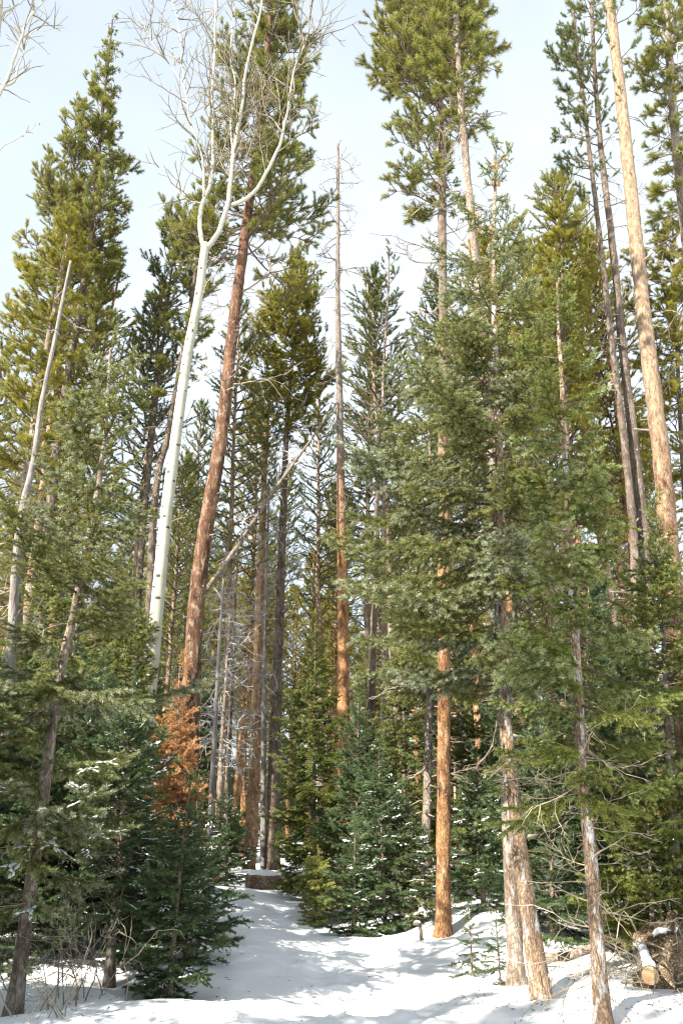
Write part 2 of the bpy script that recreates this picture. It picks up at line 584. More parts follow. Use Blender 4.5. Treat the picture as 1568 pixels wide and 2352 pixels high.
def cut_mat():
    m, t, o = new_mat('sawn_wood_end')
    c = t.nodes.new('ShaderNodeTexCoord')
    w = t.nodes.new('ShaderNodeTexWave')
    w.wave_type = 'RINGS'
    w.rings_direction = 'X'
    w.inputs['Scale'].default_value = 22
    w.inputs['Distortion'].default_value = 1.5
    t.links.new(c.outputs['Object'], w.inputs['Vector'])
    n = noise(t, c.outputs['Object'], 14, 3)
    col = mixrgb(t, w.outputs['Fac'], (0.55, 0.33, 0.15), (0.66, 0.47, 0.27))
    col = mixrgb(t, ramp(t, n, 0.5, 0.7, 0, 0.7), col, (0.50, 0.20, 0.06))
    d = nd(t, 'ShaderNodeBsdfPrincipled', Roughness=0.75)
    t.links.new(col, d.inputs['Base Color'])
    t.links.new(d.outputs[0], o.inputs['Surface'])
    return m


M['cut'] = cut_mat()


# ------------------------------------------------------------------ things
def thing(name, label, cat, loc, group=None, rz=0.0, sc=1.0):
    o = bpy.data.objects.new(name, None)
    o.empty_display_size = 0.2
    COL.objects.link(o)
    o.location = loc
    o.rotation_euler = (0, 0, rz)
    o.scale = (sc, sc, sc)
    o['label'] = label
    o['category'] = cat
    if group:
        o['group'] = group
    return o


def part(name, me, parent, mat4=None):
    o = bpy.data.objects.new(name, me)
    COL.objects.link(o)
    o.parent = parent
    if mat4 is not None:
        o.matrix_basis = mat4
    return o


# ------------------------------------------------------------------ snow ground
def axis_pts(lo, hi, step0, c0, c1, grow):
    mid = list(np.arange(c0, c1 + 1e-6, step0))
    a, s = mid[-1], step0
    while a < hi:
        s *= grow
        a += s
        mid.append(a)
    a, s = mid[0], step0
    while a > lo:
        s *= grow
        a -= s
        mid.insert(0, a)
    return np.array(mid)


gx = axis_pts(-260, 260, 0.055, -3.6, 5.6, 1.07)
gy = axis_pts(-120, 330, 0.055, 5.2, 14.5, 1.055)
GX, GY = np.meshgrid(gx, gy)
GZ = ground(GX, GY, True)
nxg, nyg = len(gx), len(gy)
ii = (np.arange(nyg - 1)[:, None] * nxg + np.arange(nxg - 1)[None, :])
quads = np.stack([ii, ii + 1, ii + nxg + 1, ii + nxg], -1).reshape(-1, 4)
g_ob = part('snowy_ground', mesh('snowy_ground', np.stack([GX, GY, GZ], -1).reshape(-1, 3), quads, [M['snow']], smooth=True), None)
g_ob['kind'] = 'structure'
g_ob['label'] = 'white snow covering the forest floor and the trodden trail'


# ------------------------------------------------------------------ boughs
def spruce_bough(L, seed, mats, dens=760, nl=0.026, nw=0.0056, snow=0.0, droop=0.10, inner=0.22, flatness=1.0):
    g = np.random.default_rng(seed)
    n = max(8, int(L / 0.07))
    t = np.linspace(0, 1, n)
    P = np.stack([t * L, 0.05 * L * np.cumsum(g.normal(0, 0.25, n)) * t / 2, -droop * L * np.sin(math.pi * 0.9 * t) + 0.05 * L * t ** 3], -1)
    A, B, ra, rb, tip, ned, sno = [], [], [], [], [], [], []
    flag = [False]

    def seg(a, b, r0, r1, tp, nn):
        sno.append(flag[0]); A.append(a); B.append(b); ra.append(r0); rb.append(r1); tip.append(tp); ned.append(nn)
    r_main = 0.0045 + 0.007 * L
    for k in range(n - 1):
        seg(P[k], P[k + 1], r_main * (1 - t[k]) + 0.0015, r_main * (1 - t[k + 1]) + 0.0015, max(0, t[k] * 1.6 - 0.9), t[k] > inner + 0.1)
    m = int(L / 0.064)
    for q in range(m):
        u = 0.1 + 0.88 * (q + g.uniform(0, 0.8)) / m
        k = min(int(u * (n - 1)), n - 2)
        p = P[k] + (P[k + 1] - P[k]) * (u * (n - 1) - k)
        d = P[k + 1] - P[k]
        d /= np.linalg.norm(d)
        side = 1 if q % 2 else -1
        l = min(0.5, 0.44 * L * (1 - u) ** 0.75 * min(1, 0.45 + u / 0.35) + 0.055) * g.uniform(0.7, 1.15)
        yaw = side * math.radians(g.uniform(42, 66))
        v = rot_about(d, np.array([0, 0, 1.0]), yaw)
        v[2] += g.normal(-0.10, 0.16)
        v /= np.linalg.norm(v)
        if u < inner and g.uniform() < 0.6:
            seg(p, p + v * l * 0.6, 0.002, 0.001, 0, False)
            continue
        ns = max(2, int(l / 0.062))
        flag[0] = g.uniform() < snow
        c = p.copy()
        vv = v.copy()
        for s in range(ns):
            vv = vv * 0.9 + d * 0.10 + np.array([0, 0, -0.05 + 0.03 * s / ns]) + g.normal(0, 0.05, 3)
            vv /= np.linalg.norm(vv)
            e = c + vv * l / ns
            fr = (s + 1) / ns
            seg(c, e, 0.0022, 0.0014, max(0, fr * 1.5 - 0.75) * 0.9 + (0.2 if u > 0.8 else 0), True)
            if s < ns - 1 or ns == 2:
                for sd in (-1, 1):
                    if g.uniform() < 0.12:
                        continue
                    w = rot_about(vv, np.array([0, 0, 1.0]), sd * math.radians(g.uniform(35, 62)))
                    w[2] += g.normal(-0.08 * flatness, 0.15)
                    w /= np.linalg.norm(w)
                    ll = g.uniform(0.08, 0.16) * (1.15 - 0.45 * fr) * (0.7 + 0.3 * min(1, L))
                    x0 = c + (e - c) * g.uniform(0.2, 1)
                    x1 = x0 + w * ll * 0.5
                    w2 = w + np.array([0, 0, g.normal(0, 0.12)])
                    x2 = x1 + w2 / np.linalg.norm(w2) * ll * 0.5
                    seg(x0, x1, 0.0012, 0.001, 0.12, True)
                    seg(x1, x2, 0.001, 0.0008, 0.45 + 0.4 * fr, True)
            c = e
    A, B = np.array(A), np.array(B)
    ra, rb, tip, ned = np.array(ra), np.array(rb), np.array(tip), np.array(ned)
    mb = MB()
    V, T = stems_vt(A, B, ra, rb)
    mb.add(V, T, 0)
    V, T, a = needles_vt(A[ned], B[ned], dens, nl, nw, 0.85, np.clip(tip[ned], 0, 1), g, 0.25)
    mb.add(V, T, 1, a)
    if snow > 0:
        sel = ned & np.array(sno) & (g.uniform(0, 1, len(A)) < 0.85) & (np.abs((B - A)[:, 2]) < 0.6 * np.linalg.norm(B - A, axis=1))
        a0, b0 = A[sel], B[sel]
        if len(a0):
            w = g.uniform(0.008, 0.016, len(a0))
            D = (b0 - a0) / np.linalg.norm(b0 - a0, axis=1)[:, None]
            S = np.cross(D, np.array([0, 0, 1.0]))
            S /= np.linalg.norm(S, axis=1)[:, None]
            up = np.array([0, 0, 1.0])
            c0 = a0 + up * 0.007
            c1 = b0 + up * 0.007
            mid = (c0 + c1) / 2
            vs = [c0 - 0.006 * D, mid + S * w[:, None] - 0.003 * up, c1 + 0.006 * D, mid - S * w[:, None] - 0.003 * up, mid + up * (0.5 * w + 0.003)[:, None]]
            V = np.stack(vs, 1).reshape(-1, 3)
            o = np.arange(len(a0))[:, None] * 5
            T = (o[:, :, None] + np.array([[0, 1, 4], [1, 2, 4], [2, 3, 4], [3, 0, 4]])[None]).reshape(-1, 3)
            mb.add(V, T, 2, 0, True)
    return mb.mesh('bough', mats)


def pine_bough(L, seed, mats, tufts=1.0, nl=0.076, nw=0.0072, dens=720, curl=0.42):
    g = np.random.default_rng(seed)
    A, B, ra, rb = [], [], [], []
    NA, NB, NT = [], [], []

    def run(p, d, l, r, level):
        ns = max(3, int(l / 0.11))
        c, v = p.copy(), d.copy()
        pts = [c.copy()]
        for s in range(ns):
            v = v + np.array([0, 0, curl * 0.14]) + g.normal(0, 0.13, 3)
            v /= np.linalg.norm(v)
            e = c + v * l / ns
            A.append(c); B.append(e)
            ra.append(r * (1 - 0.75 * s / ns)); rb.append(r * (1 - 0.75 * (s + 1) / ns))
            fr = (s + 1) / ns
            if level < 2 and fr > (0.28 if level == 0 else 0.25) and s < ns - 1:
                for sd in (-1, 1):
                    if g.uniform() < (0.85 if level == 0 else 0.6) * tufts:
                        w = rot_about(v, np.array([0, 0, 1.0]), sd * math.radians(g.uniform(30, 65)))
                        w[2] += g.normal(0.10, 0.25)
                        w /= np.linalg.norm(w)
                        run(e, w, max(0.10, l * g.uniform(0.26, 0.5) * (1.2 - 0.55 * fr)), r * 0.55, level + 1)
            c = e
            pts.append(c.copy())
        # needle tuft at the end of every shoot
        tl = min(l * 0.85, g.uniform(0.13, 0.26))
        e = c + v * 0.03
        q0 = c - v * tl
        NA.append(q0); NB.append((q0 + e) / 2); NT.append(0.25)
        NA.append((q0 + e) / 2); NB.append(e); NT.append(g.uniform(0.45, 0.9))
    run(np.zeros(3), np.array([1.0, 0, 0.02]), L, 0.007 + 0.008 * L, 0)
    mb = MB()
    V, T = stems_vt(np.array(A), np.array(B), np.array(ra) + 0.0015, np.array(rb) + 0.0015)
    mb.add(V, T, 0)
    V, T, a = needles_vt(np.array(NA), np.array(NB), dens, nl, nw, 0.85, np.array(NT), g, 0.12)
    mb.add(V, T, 1, a)
    return mb.mesh('bough', mats)


def dead_limb(L, seed, mat, bushy=1.0, droop=0.0, fat=1.0):
    g = np.random.default_rng(seed)
    A, B, ra, rb = [], [], [], []

    def run(p, d, l, r, level):
        ns = max(3, int(l / 0.08))
        c, v = p.copy(), d.copy()
        for s in range(ns):
            v = v + np.array([0, 0, -droop * 0.10]) + g.normal(0, 0.17, 3)
            v /= np.linalg.norm(v)
            e = c + v * l / ns
            A.append(c); B.append(e)
            ra.append(r * (1 - 0.8 * s / ns)); rb.append(r * (1 - 0.8 * (s + 1) / ns))
            if level < 3 and s > 0 and g.uniform() < 0.8 * bushy:
                w = rot_about(v, g.normal(0, 1, 3) * np.array([0.5, 0.5, 1]), g.choice([-1, 1]) * math.radians(g.uniform(30, 70)))
                run(e, w / np.linalg.norm(w), l * g.uniform(0.25, 0.55), r * 0.55, level + 1)
            c = e
    run(np.zeros(3), np.array([1.0, 0, 0]), L, 0.0035 + 0.0042 * L, 0)
    mb = MB()
    V, T = stems_vt(np.array(A), np.array(B), fat * (np.array(ra) + 0.0012), fat * (np.array(rb) + 0.0008))
    mb.add(V, T, 0)
    return mb.mesh('dead_branch', [mat])


LIB = {}


def lib(kind):
    """bough variants of a kind as (length, mesh)"""
    if kind in LIB:
        return LIB[kind]
    out = []
    sd = 100 + 37 * len(LIB)
    if kind in ('spruce', 'green_spruce', 'fir', 'snowy_fir', 'snowy_spruce', 'rust', 'lime_fir'):
        snow = {'snowy_fir': 0.10, 'snowy_spruce': 0.10}.get(kind, 0.0)
        nm = {'snowy_fir': 'fir', 'snowy_spruce': 'spruce'}.get(kind, kind)
        mats = [M['twig'], M[nm], M['snow_bit']]
        for i, L in enumerate((0.3, 0.35, 0.62, 0.7, 1.0, 1.05, 1.45, 1.5)):
            kw = dict(dens=760)
            if kind == 'rust':
                kw = dict(dens=620, nl=0.027, nw=0.0058, droop=0.18)
            if nm == 'fir':
                kw = dict(dens=740, nl=0.025, droop=0.06)
            out.append((L, spruce_bough(L, sd + i, mats, snow=snow, **kw)))
    elif kind in ('pine', 'dark_pine', 'gold_pine'):
        for i, L in enumerate((0.45, 0.55, 0.9, 1.0, 1.4, 1.5, 2.0)):
            out.append((L, pine_bough(L, sd + i, [M['twig'], M[kind]], tufts=0.66 if kind == 'dark_pine' else 0.76)))
    elif kind.startswith('far_'):
        for i, L in enumerate((0.3, 0.5, 0.8, 1.2)):
            out.append((L, dead_limb(L, sd + i, M[kind[4:]], 0.7, 0.5, 2.1)))
            out.append((L, dead_limb(L, sd + 50 + i, M[kind[4:]], 0.4, 0.2, 2.1)))
    elif kind in ('dead', 'pale_dead', 'grey_dead'):
        for i, L in enumerate((0.3, 0.5, 0.8, 1.2)):
            out.append((L, dead_limb(L, sd + i, M[kind], 0.9 if kind == 'dead' else 1.1, 0.6)))
            out.append((L, dead_limb(L, sd + 50 + i, M[kind], 0.45, 0.2)))
    LIB[kind] = out
    return out


def pick(kind, L, g):
    c = sorted(lib(kind), key=lambda v: abs(math.log(v[0] / L)))[:3]
    k = int(g.integers(0, 2 if len(c) < 3 else 3))
    return c[k]


def aim(pos, d, roll, s):
    d = Vector(d).normalized()
    y = Vector((0, 0, 1)).cross(d)
    if y.length < 1e-3:
        y = Vector((0, 1, 0))
    y.normalize()
    z = d.cross(y)
    R = Matrix((d, y, z)).transposed().to_4x4()
    return Matrix.Translation(Vector(pos)) @ R @ Matrix.Rotation(roll, 4, 'X') @ Matrix.Scale(s, 4)


def stub_mesh(k):
    if ('stub', k) not in LIB:
        g = np.random.default_rng(60 + k)
        mb = MB()
        l = (0.05, 0.09, 0.16)[k]
        P_ = np.array([[-0.02, 0, 0], [l * 0.4, g.normal(0, 0.004), g.normal(0, 0.006)], [l, g.normal(0, 0.012), g.normal(0, 0.015)]])
        V, T = tube_vt(P_, [0.016, 0.011, 0.006], 6, True, 0.1, k)
        mb.add(V, T, 0, 0, True)
        LIB[('stub', k)] = mb.mesh('branch_stub', [M['dead']])
    return LIB[('stub', k)]


def cone_mesh():
    if 'cone' not in LIB:
        mb = MB()
        z = np.linspace(0.045, -0.05, 9)
        r = np.array([0.004, 0.014, 0.019, 0.017, 0.021, 0.018, 0.019, 0.013, 0.004])
        V, T = tube_vt(np.stack([0 * z, 0 * z, z], -1), r, 8, True, 0.08, 9)
        mb.add(V, T, 0, 0, False)
        LIB['cone'] = mb.mesh('cone', [plain_mat('cone_scales', (0.36, 0.20, 0.09), (0.20, 0.10, 0.05), 60)])
    return LIB['cone']


# ------------------------------------------------------------------ conifers given by what the plate shows
def conifer(name, label, path, Y, r0, r1, bark, kind=None, profile=None, gap=0.3, per=5, pitch=(45, -8), dead=None,
            dead_gap=0.25, dead_kind='dead', seed=0, group=None, cat='tree', sides=22, flare=0.45, dY=0.0, rough=0.065, leader=True, snowline=None, cones=None, extra=None):
    """path: plate points from the foot up; profile: (plate y, reach left px, reach right px)"""
    g = np.random.default_rng(1000 + seed)
    b = base_at(path[0][0], Y)
    pts = [b]
    for i, (x, y) in enumerate(path[1:]):
        pts.append(at(x, y, Y + dY * (i + 1) / max(1, len(path) - 1)))
    P = np.array(pts)
    root = thing(name, label, cat, Vector(b), group)
    H = P[-1][2] - b[2]
    n = max(14, int(H / (0.075 if Y < 15 else 0.12)))
    C = catmull(P, n)
    C[:, 0] += 0.012 * np.cumsum(g.normal(0, 0.5, n)) * np.linspace(0, 1, n) ** 0.5 * 0.4
    z = C[:, 2]
    tt = (z - b[2]) / H
    R = r0 + (r1 - r0) * tt
    R = R + r0 * flare * np.exp(-(z - b[2]) / 0.16)
    foot = C[0] - np.array([0, 0, 0.25])
    V, T = tube_vt(np.concatenate([[foot], C]), np.concatenate([[R[0] * 1.1], R]), sides, True, rough, seed)
    mb = MB()
    mb.add(V - b, T, 0, 0, True)
    part('trunk', mb.mesh('trunk', [M[bark]]), root)

    def on_trunk(zz):
        return np.array([np.interp(zz, z, C[:, k]) for k in range(3)]), np.interp(zz, z, R)

    def plate_to_z(y):
        ys = []
        for p in C:
            dd = depth(p)
            v = -(p[1]) * SP + (p[2] - EYE) * CP
            ys.append(CY - FD * v / dd)
        return float(np.interp(-y, -np.array(ys), z))
    if profile:
        py = [plate_to_z(p[0]) for p in profile]
        o = np.argsort(py)
        py = np.array(py)[o]
        wl = np.array([profile[k][1] for k in o], float)
        wr = np.array([profile[k][2] for k in o], float)
        zz = py[0]
        az0 = 0.0
        while zz < py[-1] - 0.02:
            u = (zz - py[0]) / (py[-1] - py[0])
            c, rr = on_trunk(zz)
            px = depth(c) / FD
            Lw = np.interp(zz, py, wl) * px
            Rw = np.interp(zz, py, wr) * px
            k = max(2, int(round(per * g.uniform(0.7, 1.2))))
            az0 += 2.4
            for q in range(k):
                az = az0 + q * 2 * math.pi / k + g.normal(0, 0.3)
                ca = math.cos(az)
                base_l = Rw * max(0, ca) ** 2 + Lw * max(0, -ca) ** 2 + 0.5 * (Lw + Rw) * math.sin(az) ** 2
                l = base_l * (g.uniform(0.5, 1.2) if kind and 'pine' in kind else g.choice([g.uniform(0.55, 0.85), g.uniform(0.85, 1.28)]))
                l *= 1 + 0.30 * math.sin(2 * az + 1.9 * zz + seed) * math.sin(2.7 * zz + 1.3 * seed)
                if l < 0.035:
                    continue
                pt = math.radians(pitch[1] + (pitch[0] - pitch[1]) * u ** 1.3 + g.normal(0, 10))
                d = (math.cos(az) * math.cos(pt), math.sin(az) * math.cos(pt), math.sin(pt))
                zo = zz + g.uniform(-0.4, 0.4) * gap
                c2, _ = on_trunk(zo)
                L0, me = pick(kind, l, g)
                kk = kind
                if snowline is not None:
                    sv = plate_to_z(snowline)
                    if zo < sv:
                        L0, me = pick('snowy_' + kind, l, g)
                part('bough', me, root, aim(c2 - b, d, g.normal(0, 0.15), l / L0))
                if cones and plate_to_z(cones[1]) < zo:
                    for _c in range(int(g.integers(0, 3))):
                        cp = c2 - b + np.array(d) * l * g.uniform(0.35, 0.85) + np.array([0, 0, -0.045])
                        part('cone', cone_mesh(), root, Matrix.Translation(Vector(cp)) @ Matrix.Rotation(g.uniform(0, 6), 4, 'Z'))
            zz += gap * g.uniform(0.8, 1.2) * (1 - 0.45 * u)
        if extra:
            # boughs spreading towards the open trail, where the light is: (plate y from, to, azimuth, spread, count, length)
            for (ya, yb_, az_c, az_s, cnt_, lf) in extra:
                za, zb = plate_to_z(ya), plate_to_z(yb_)
                for q in range(cnt_):
                    zo = za + (zb - za) * (q + g.uniform(0, 1)) / cnt_
                    c2, _r = on_trunk(zo)
                    px = depth(c2) / FD
                    az = math.radians(az_c + g.uniform(-az_s, az_s))
                    l = 0.5 * (np.interp(zo, py, wl) + np.interp(zo, py, wr)) * px * lf * g.uniform(0.75, 1.15)
                    pt = math.radians(g.normal(-6, 8))
                    L0, me = pick('snowy_' + kind if snowline is not None and zo < plate_to_z(snowline) else kind, l, g)
                    part('bough', me, root, aim(c2 - b, (math.cos(az) * math.cos(pt), math.sin(az) * math.cos(pt), math.sin(pt)), g.normal(0, 0.15), l / L0))
        if leader:
            top, _ = on_trunk(z[-1] - 0.06)
            l = min(0.32, 0.2 * H)
            L0, me = pick(kind, l, g)
            part('bough', me, root, aim(top - b, (0.05, 0.03, 1), g.uniform(0, 6), l / L0))
    if r0 > 0.07:
        for q in range(16):
            zz = b[2] + H * g.uniform(0.06, 0.6)
            c, rr = on_trunk(zz)
            az = g.uniform(0, 6.283)
            d = (math.cos(az), math.sin(az), g.normal(0.1, 0.25))
            part('branch_stub', stub_mesh(int(g.integers(0, 3))), root, aim(c - b + np.array(d) * rr * 0.8, d, g.uniform(0, 6), g.uniform(0.6, 1.5)))
    if dead:
        y0, y1, reach = dead
        if Y > 11:
            dead_kind = 'far_' + dead_kind
        z0, z1 = plate_to_z(y0), plate_to_z(y1)
        zz = z0
        while zz < z1:
            c, rr = on_trunk(zz)
            px = depth(c) / FD
            az = g.uniform(0, 6.283)
            l = reach * px * g.uniform(0.35, 1.1)
            L0, me = pick(dead_kind, l, g)
            pt = math.radians(g.normal(-8, 16))
            part('dead_branch', me, root, aim(c - b, (math.cos(az) * math.cos(pt), math.sin(az) * math.cos(pt), math.sin(pt)), g.uniform(0, 6.3), l / L0))
            zz += dead_gap * g.uniform(0.5, 1.5)
    return root


#--SCENE--
def plate_y(p):
    return CY - FD * (-(p[1]) * SP + (p[2] - EYE) * CP) / depth(p)


def young(x, Y, tx, ty, w, kind, label, seed, bark='grey_bark', name='young_fir', group=None, skirt=0.12, per=5, gap=0.17, r0=0.03, dead=None, wr=None, low=0.0, cat='tree', pitch=(48, -4)):
    b = base_at(x, Y)
    yb = plate_y(b)
    h = yb - ty
    wr = w if wr is None else wr
    prof = [(ty + 0.02 * h, 0.10 * w, 0.10 * wr), (ty + 0.2 * h, 0.42 * w, 0.42 * wr), (ty + 0.5 * h, 0.8 * w, 0.8 * wr),
            (ty + 0.75 * h, w, wr), (yb - (skirt + low) * h, 0.92 * w, 0.92 * wr)]
    return conifer(name, label, [(x, yb), ((x + tx) / 2, (yb + ty) / 2), (tx, ty)], Y, r0, 0.006, bark, kind, prof, gap, per, pitch, dead=dead, seed=seed, group=group, sides=8, cat=cat, leader=True)


# ------------------------------------------------------------------ near and middle trees
# left side
conifer('spruce_tree', 'tall blue-green spruce leaning right, its thin trunk standing among the snow-dusted firs', [(30, 2330), (90, 1900), (130, 1600), (180, 1350), (232, 1050), (250, 800)],
        7.15, 0.060, 0.012, 'grey_bark', 'spruce', [(2030, 130, 170), (1850, 210, 260), (1650, 250, 290), (1400, 240, 220), (1200, 200, 200), (1050, 150, 150), (930, 95, 95), (812, 20, 20)],
        0.45, 5, (48, -14), extra=[(1960, 1100, 290, 60, 14, 0.95)], dead=(2300, 1300, 150), dead_gap=0.10, seed=1, snowline=1620)
conifer('pine_tree', 'tall leaning pine with red-brown trunk and tufted crown behind the white aspen', [(425, 1900), (445, 1500), (470, 1250), (510, 1000), (545, 700), (580, 450), (602, 300), (625, 60), (635, -120)],
        14, 0.170, 0.05, 'red_bark', 'pine', [(580, 190, 150), (520, 215, 170), (470, 150, 160), (380, 140, 165), (250, 110, 160), (120, 90, 120), (-40, 70, 90), (-110, 25, 25)],
        0.40, 6, (45, -4), dead=(900, 420, 140), dead_gap=0.3, seed=2)
conifer('pine_tree', 'dense pyramid-shaped pine with pointed tip rising above the grey broken snag', [(75, 2000), (95, 1500), (125, 1100), (160, 850), (205, 600), (235, 300), (262, 45)],
        16, 0.15, 0.02, 'dark_bark', 'pine', [(1000, 50, 60), (880, 65, 80), (700, 105, 80), (560, 160, 80), (450, 115, 80), (330, 85, 62), (220, 58, 46), (120, 26, 28), (58, 10, 10)],
        0.36, 6, (50, -6), dead=(1300, 900, 70), dead_gap=0.25, seed=3)
conifer('pine_tree', 'yellow-green pine standing close beside the grey broken snag', [(15, 2000), (40, 1350), (75, 1000), (110, 800), (150, 600), (165, 500)],
        13.0, 0.14, 0.03, 'grey_bark', 'gold_pine', [(1080, 110, 60), (900, 130, 60), (760, 150, 60), (640, 130, 70), (560, 70, 60), (508, 18, 18)],
        0.42, 5, (40, 0), dead=(1350, 900, 80), dead_gap=0.25, seed=4)
conifer('dead_snag', 'pale grey barkless snag with a broken top', [(5, 2050), (38, 1290), (80, 1060), (105, 900), (140, 730), (167, 600)],
        11.5, 0.088, 0.020, 'snag_bark', dead=(1700, 640, 55), dead_gap=0.35, dead_kind='grey_dead', seed=5, cat='dead tree')
conifer('pine_tree', 'slender dark pine behind the white aspen, its crown left of the aspen trunk', [(285, 2000), (320, 1350), (345, 1050), (375, 800), (395, 640), (405, 545)],
        18, 0.11, 0.02, 'dark_bark', 'dark_pine', [(960, 60, 60), (830, 85, 80), (700, 90, 85), (620, 70, 75), (553, 15, 15)], 0.45, 5, (45, -5), dead=(1350, 900, 80), dead_gap=0.3, seed=6)
conifer('pine_tree', 'dark pine whose trunk runs just beside the white aspen trunk', [(330, 2000), (352, 1200), (385, 1000), (420, 800), (445, 660), (460, 500)],
        17, 0.12, 0.03, 'dark_bark', 'pine', [(900, 70, 50), (760, 80, 90), (650, 100, 100), (560, 90, 90), (508, 18, 18)], 0.5, 5, (40, 0), dead=(1300, 850, 80), dead_gap=0.3, seed=7)
conifer('pine_tree', 'sunlit yellow pine with cone-shaped crown and dark trunk behind the fallen log', [(625, 2010), (635, 1600), (645, 1400), (662, 1000), (680, 760), (688, 570)],
        21.5, 0.175, 0.02, 'dark_bark', 'gold_pine', [(1010, 70, 60), (960, 95, 75), (880, 125, 95), (790, 115, 85), (700, 78, 68), (630, 40, 40), (578, 14, 14)], 0.36, 7, (48, -4),
        dead=(1700, 960, 95), dead_gap=0.22, dead_kind='grey_dead', seed=8)
# the trunks behind the log
conifer('pine_tree', 'straight orange-tan trunk standing behind the left end of the fallen log', [(570, 2010), (582, 1800), (592, 1500), (600, 1300), (612, 1000), (620, 860)],
        22, 0.165, 0.06, 'golden_bark', 'dark_pine', [(1120, 70, 60), (1000, 95, 85), (900, 70, 70), (868, 25, 25)], 0.55, 5, (40, 0), dead=(1600, 1050, 90), dead_gap=0.3, dead_kind='grey_dead', seed=9, flare=0.25)
conifer('dead_snag', 'thin bare grey trunk between the orange-tan trunk and the dark trunk behind the log', [(604, 2010), (606, 1700), (610, 1450), (616, 1250), (618, 1100)],
        21.7, 0.075, 0.03, 'snag_bark', dead=(1700, 1120, 60), dead_gap=0.25, dead_kind='grey_dead', seed=10, cat='dead tree', flare=0.15)
for i, (x0, x1, y1, Y, lab) in enumerate([(478, 512, 1330, 17.5, 'leaning bare grey pole-like trunk right beside the rust-coloured dead fir'),
                                          (496, 530, 1400, 19.0, 'thin bare trunk with dense grey twigs between the rust-coloured fir and the orange trunk'),
                                          (515, 548, 1250, 20.0, 'thin brownish bare trunk with grey twigs, left neighbour of the orange-tan trunk')]):
    conifer('dead_snag', lab, [(x0, 1950), ((x0 + x1) / 2, (1950 + y1) / 2), (x1, y1)], Y, 0.075, 0.02, ['snag_bark', 'grey_bark', 'dark_bark'][i],
            dead=(1760, y1 + 20, 85), dead_gap=0.09, dead_kind='grey_dead', seed=11 + i, cat='dead tree', flare=0.1)
# centre and right
conifer('pine_snag', 'tall dying pine with orange lower bark and thin bare top full of stubs', [(795, 2020), (790, 1700), (786, 1400), (780, 1000), (776, 750), (777, 550), (779, 330)],
        18, 0.155, 0.03, 'snag_pine_bark', dead=(1250, 345, 60), dead_gap=0.10, seed=14, cat='dead tree')
conifer('pine_tree', 'tall pine with straight orange trunk rising through the spruce boughs beside the trail', [(1017, 2110), (1019, 1700), (1017, 1200), (1018, 640), (1014, 300), (1000, 60), (985, -140)],
        11.5, 0.094, 0.05, 'tan_bark', 'pine', [(480, 170, 30), (400, 150, 20), (330, 40, 20), (290, 200, 60), (180, 215, 80), (90, 195, 90), (0, 160, 90), (-80, 110, 80), (-130, 25, 25)],
        0.30, 7, (40, 0), dead=(900, 280, 130), dead_gap=0.13, seed=15)
conifer('pine_tree', 'tall pine with slender brown trunk standing just behind the scaly spruce trunk', [(1187, 2240), (1165, 1850), (1150, 1500), (1125, 1000), (1098, 700), (1078, 480), (1054, 180), (1040, -60), (1036, -150)],
        8.7, 0.078, 0.035, 'grey_bark', 'pine', [(290, 30, 60), (180, 90, 95), (80, 130, 95), (-60, 130, 80), (-140, 25, 25)], 0.24, 7, (45, 5), dead=(760, 200, 75), dead_gap=0.16, seed=16)
conifer('spruce_tree', 'big blue-green spruce with scaly lichen-spotted trunk rising bare from the snow by the trail', [(1245, 2290), (1207, 2050), (1180, 1850), (1160, 1650), (1150, 1450), (1143, 1000), (1132, 700), (1132, 355)],
        8.0, 0.082, 0.014, 'spruce_bark', 'spruce', [(1850, 55, 60), (1720, 95, 110), (1610, 110, 130), (1520, 240, 210), (1350, 330, 220), (1180, 300, 220), (1000, 260, 200), (800, 200, 160), (620, 130, 120), (480, 70, 70), (365, 22, 22)],
        0.52, 5, (46, -16), cones=(350, 560, 26), extra=[(1540, 760, 195, 40, 18, 1.35), (1450, 600, 255, 45, 5, 0.9), (1520, 950, 268, 50, 7, 0.55)], dead=(2000, 1200, 130), dead_gap=0.14, dead_kind='dead', seed=17)
conifer('spruce_tree', 'spruce with pale dead-twigged lower trunk beside the brush pile, green boughs above', [(1385, 2345), (1365, 2100), (1350, 1900), (1335, 1750), (1320, 1400), (1297, 1000), (1278, 650)],
        7.05, 0.060, 0.012, 'spruce_bark', 'green_spruce', [(1830, 250, 220), (1700, 270, 280), (1500, 210, 280), (1350, 190, 260), (1150, 190, 210), (1000, 170, 160), (850, 110, 120), (740, 60, 70), (662, 18, 18)],
        0.50, 5, (46, -13), extra=[(1800, 1000, 260, 60, 10, 0.8), (1700, 720, 268, 50, 11, 0.5)], dead=(2290, 1650, 150), dead_gap=0.034, dead_kind='pale_dead', seed=18)
conifer('spruce_tree', 'bushy spruce growing between the two orange pine trunks at the trail edge', [(975, 2130), (985, 1500), (983, 1000), (955, 765)],
        14.2, 0.085, 0.012, 'grey_bark', 'spruce', [(1650, 130, 110), (1480, 200, 150), (1300, 200, 160), (1100, 150, 140), (950, 95, 95), (850, 50, 50), (778, 14, 14)], 0.5, 5, (48, -10), dead=(2080, 1500, 110), dead_gap=0.12, seed=19)
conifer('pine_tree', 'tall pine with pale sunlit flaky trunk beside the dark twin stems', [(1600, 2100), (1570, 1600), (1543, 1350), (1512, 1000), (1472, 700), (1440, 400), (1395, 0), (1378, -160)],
        11, 0.155, 0.075, 'flaky_bark', 'dark_pine', [(420, 10, 30), (250, 30, 60), (100, 40, 90), (-80, 90, 90), (-150, 25, 25)], 0.7, 3, (35, 0), dead=(1700, 300, 60), dead_gap=0.4, seed=20)
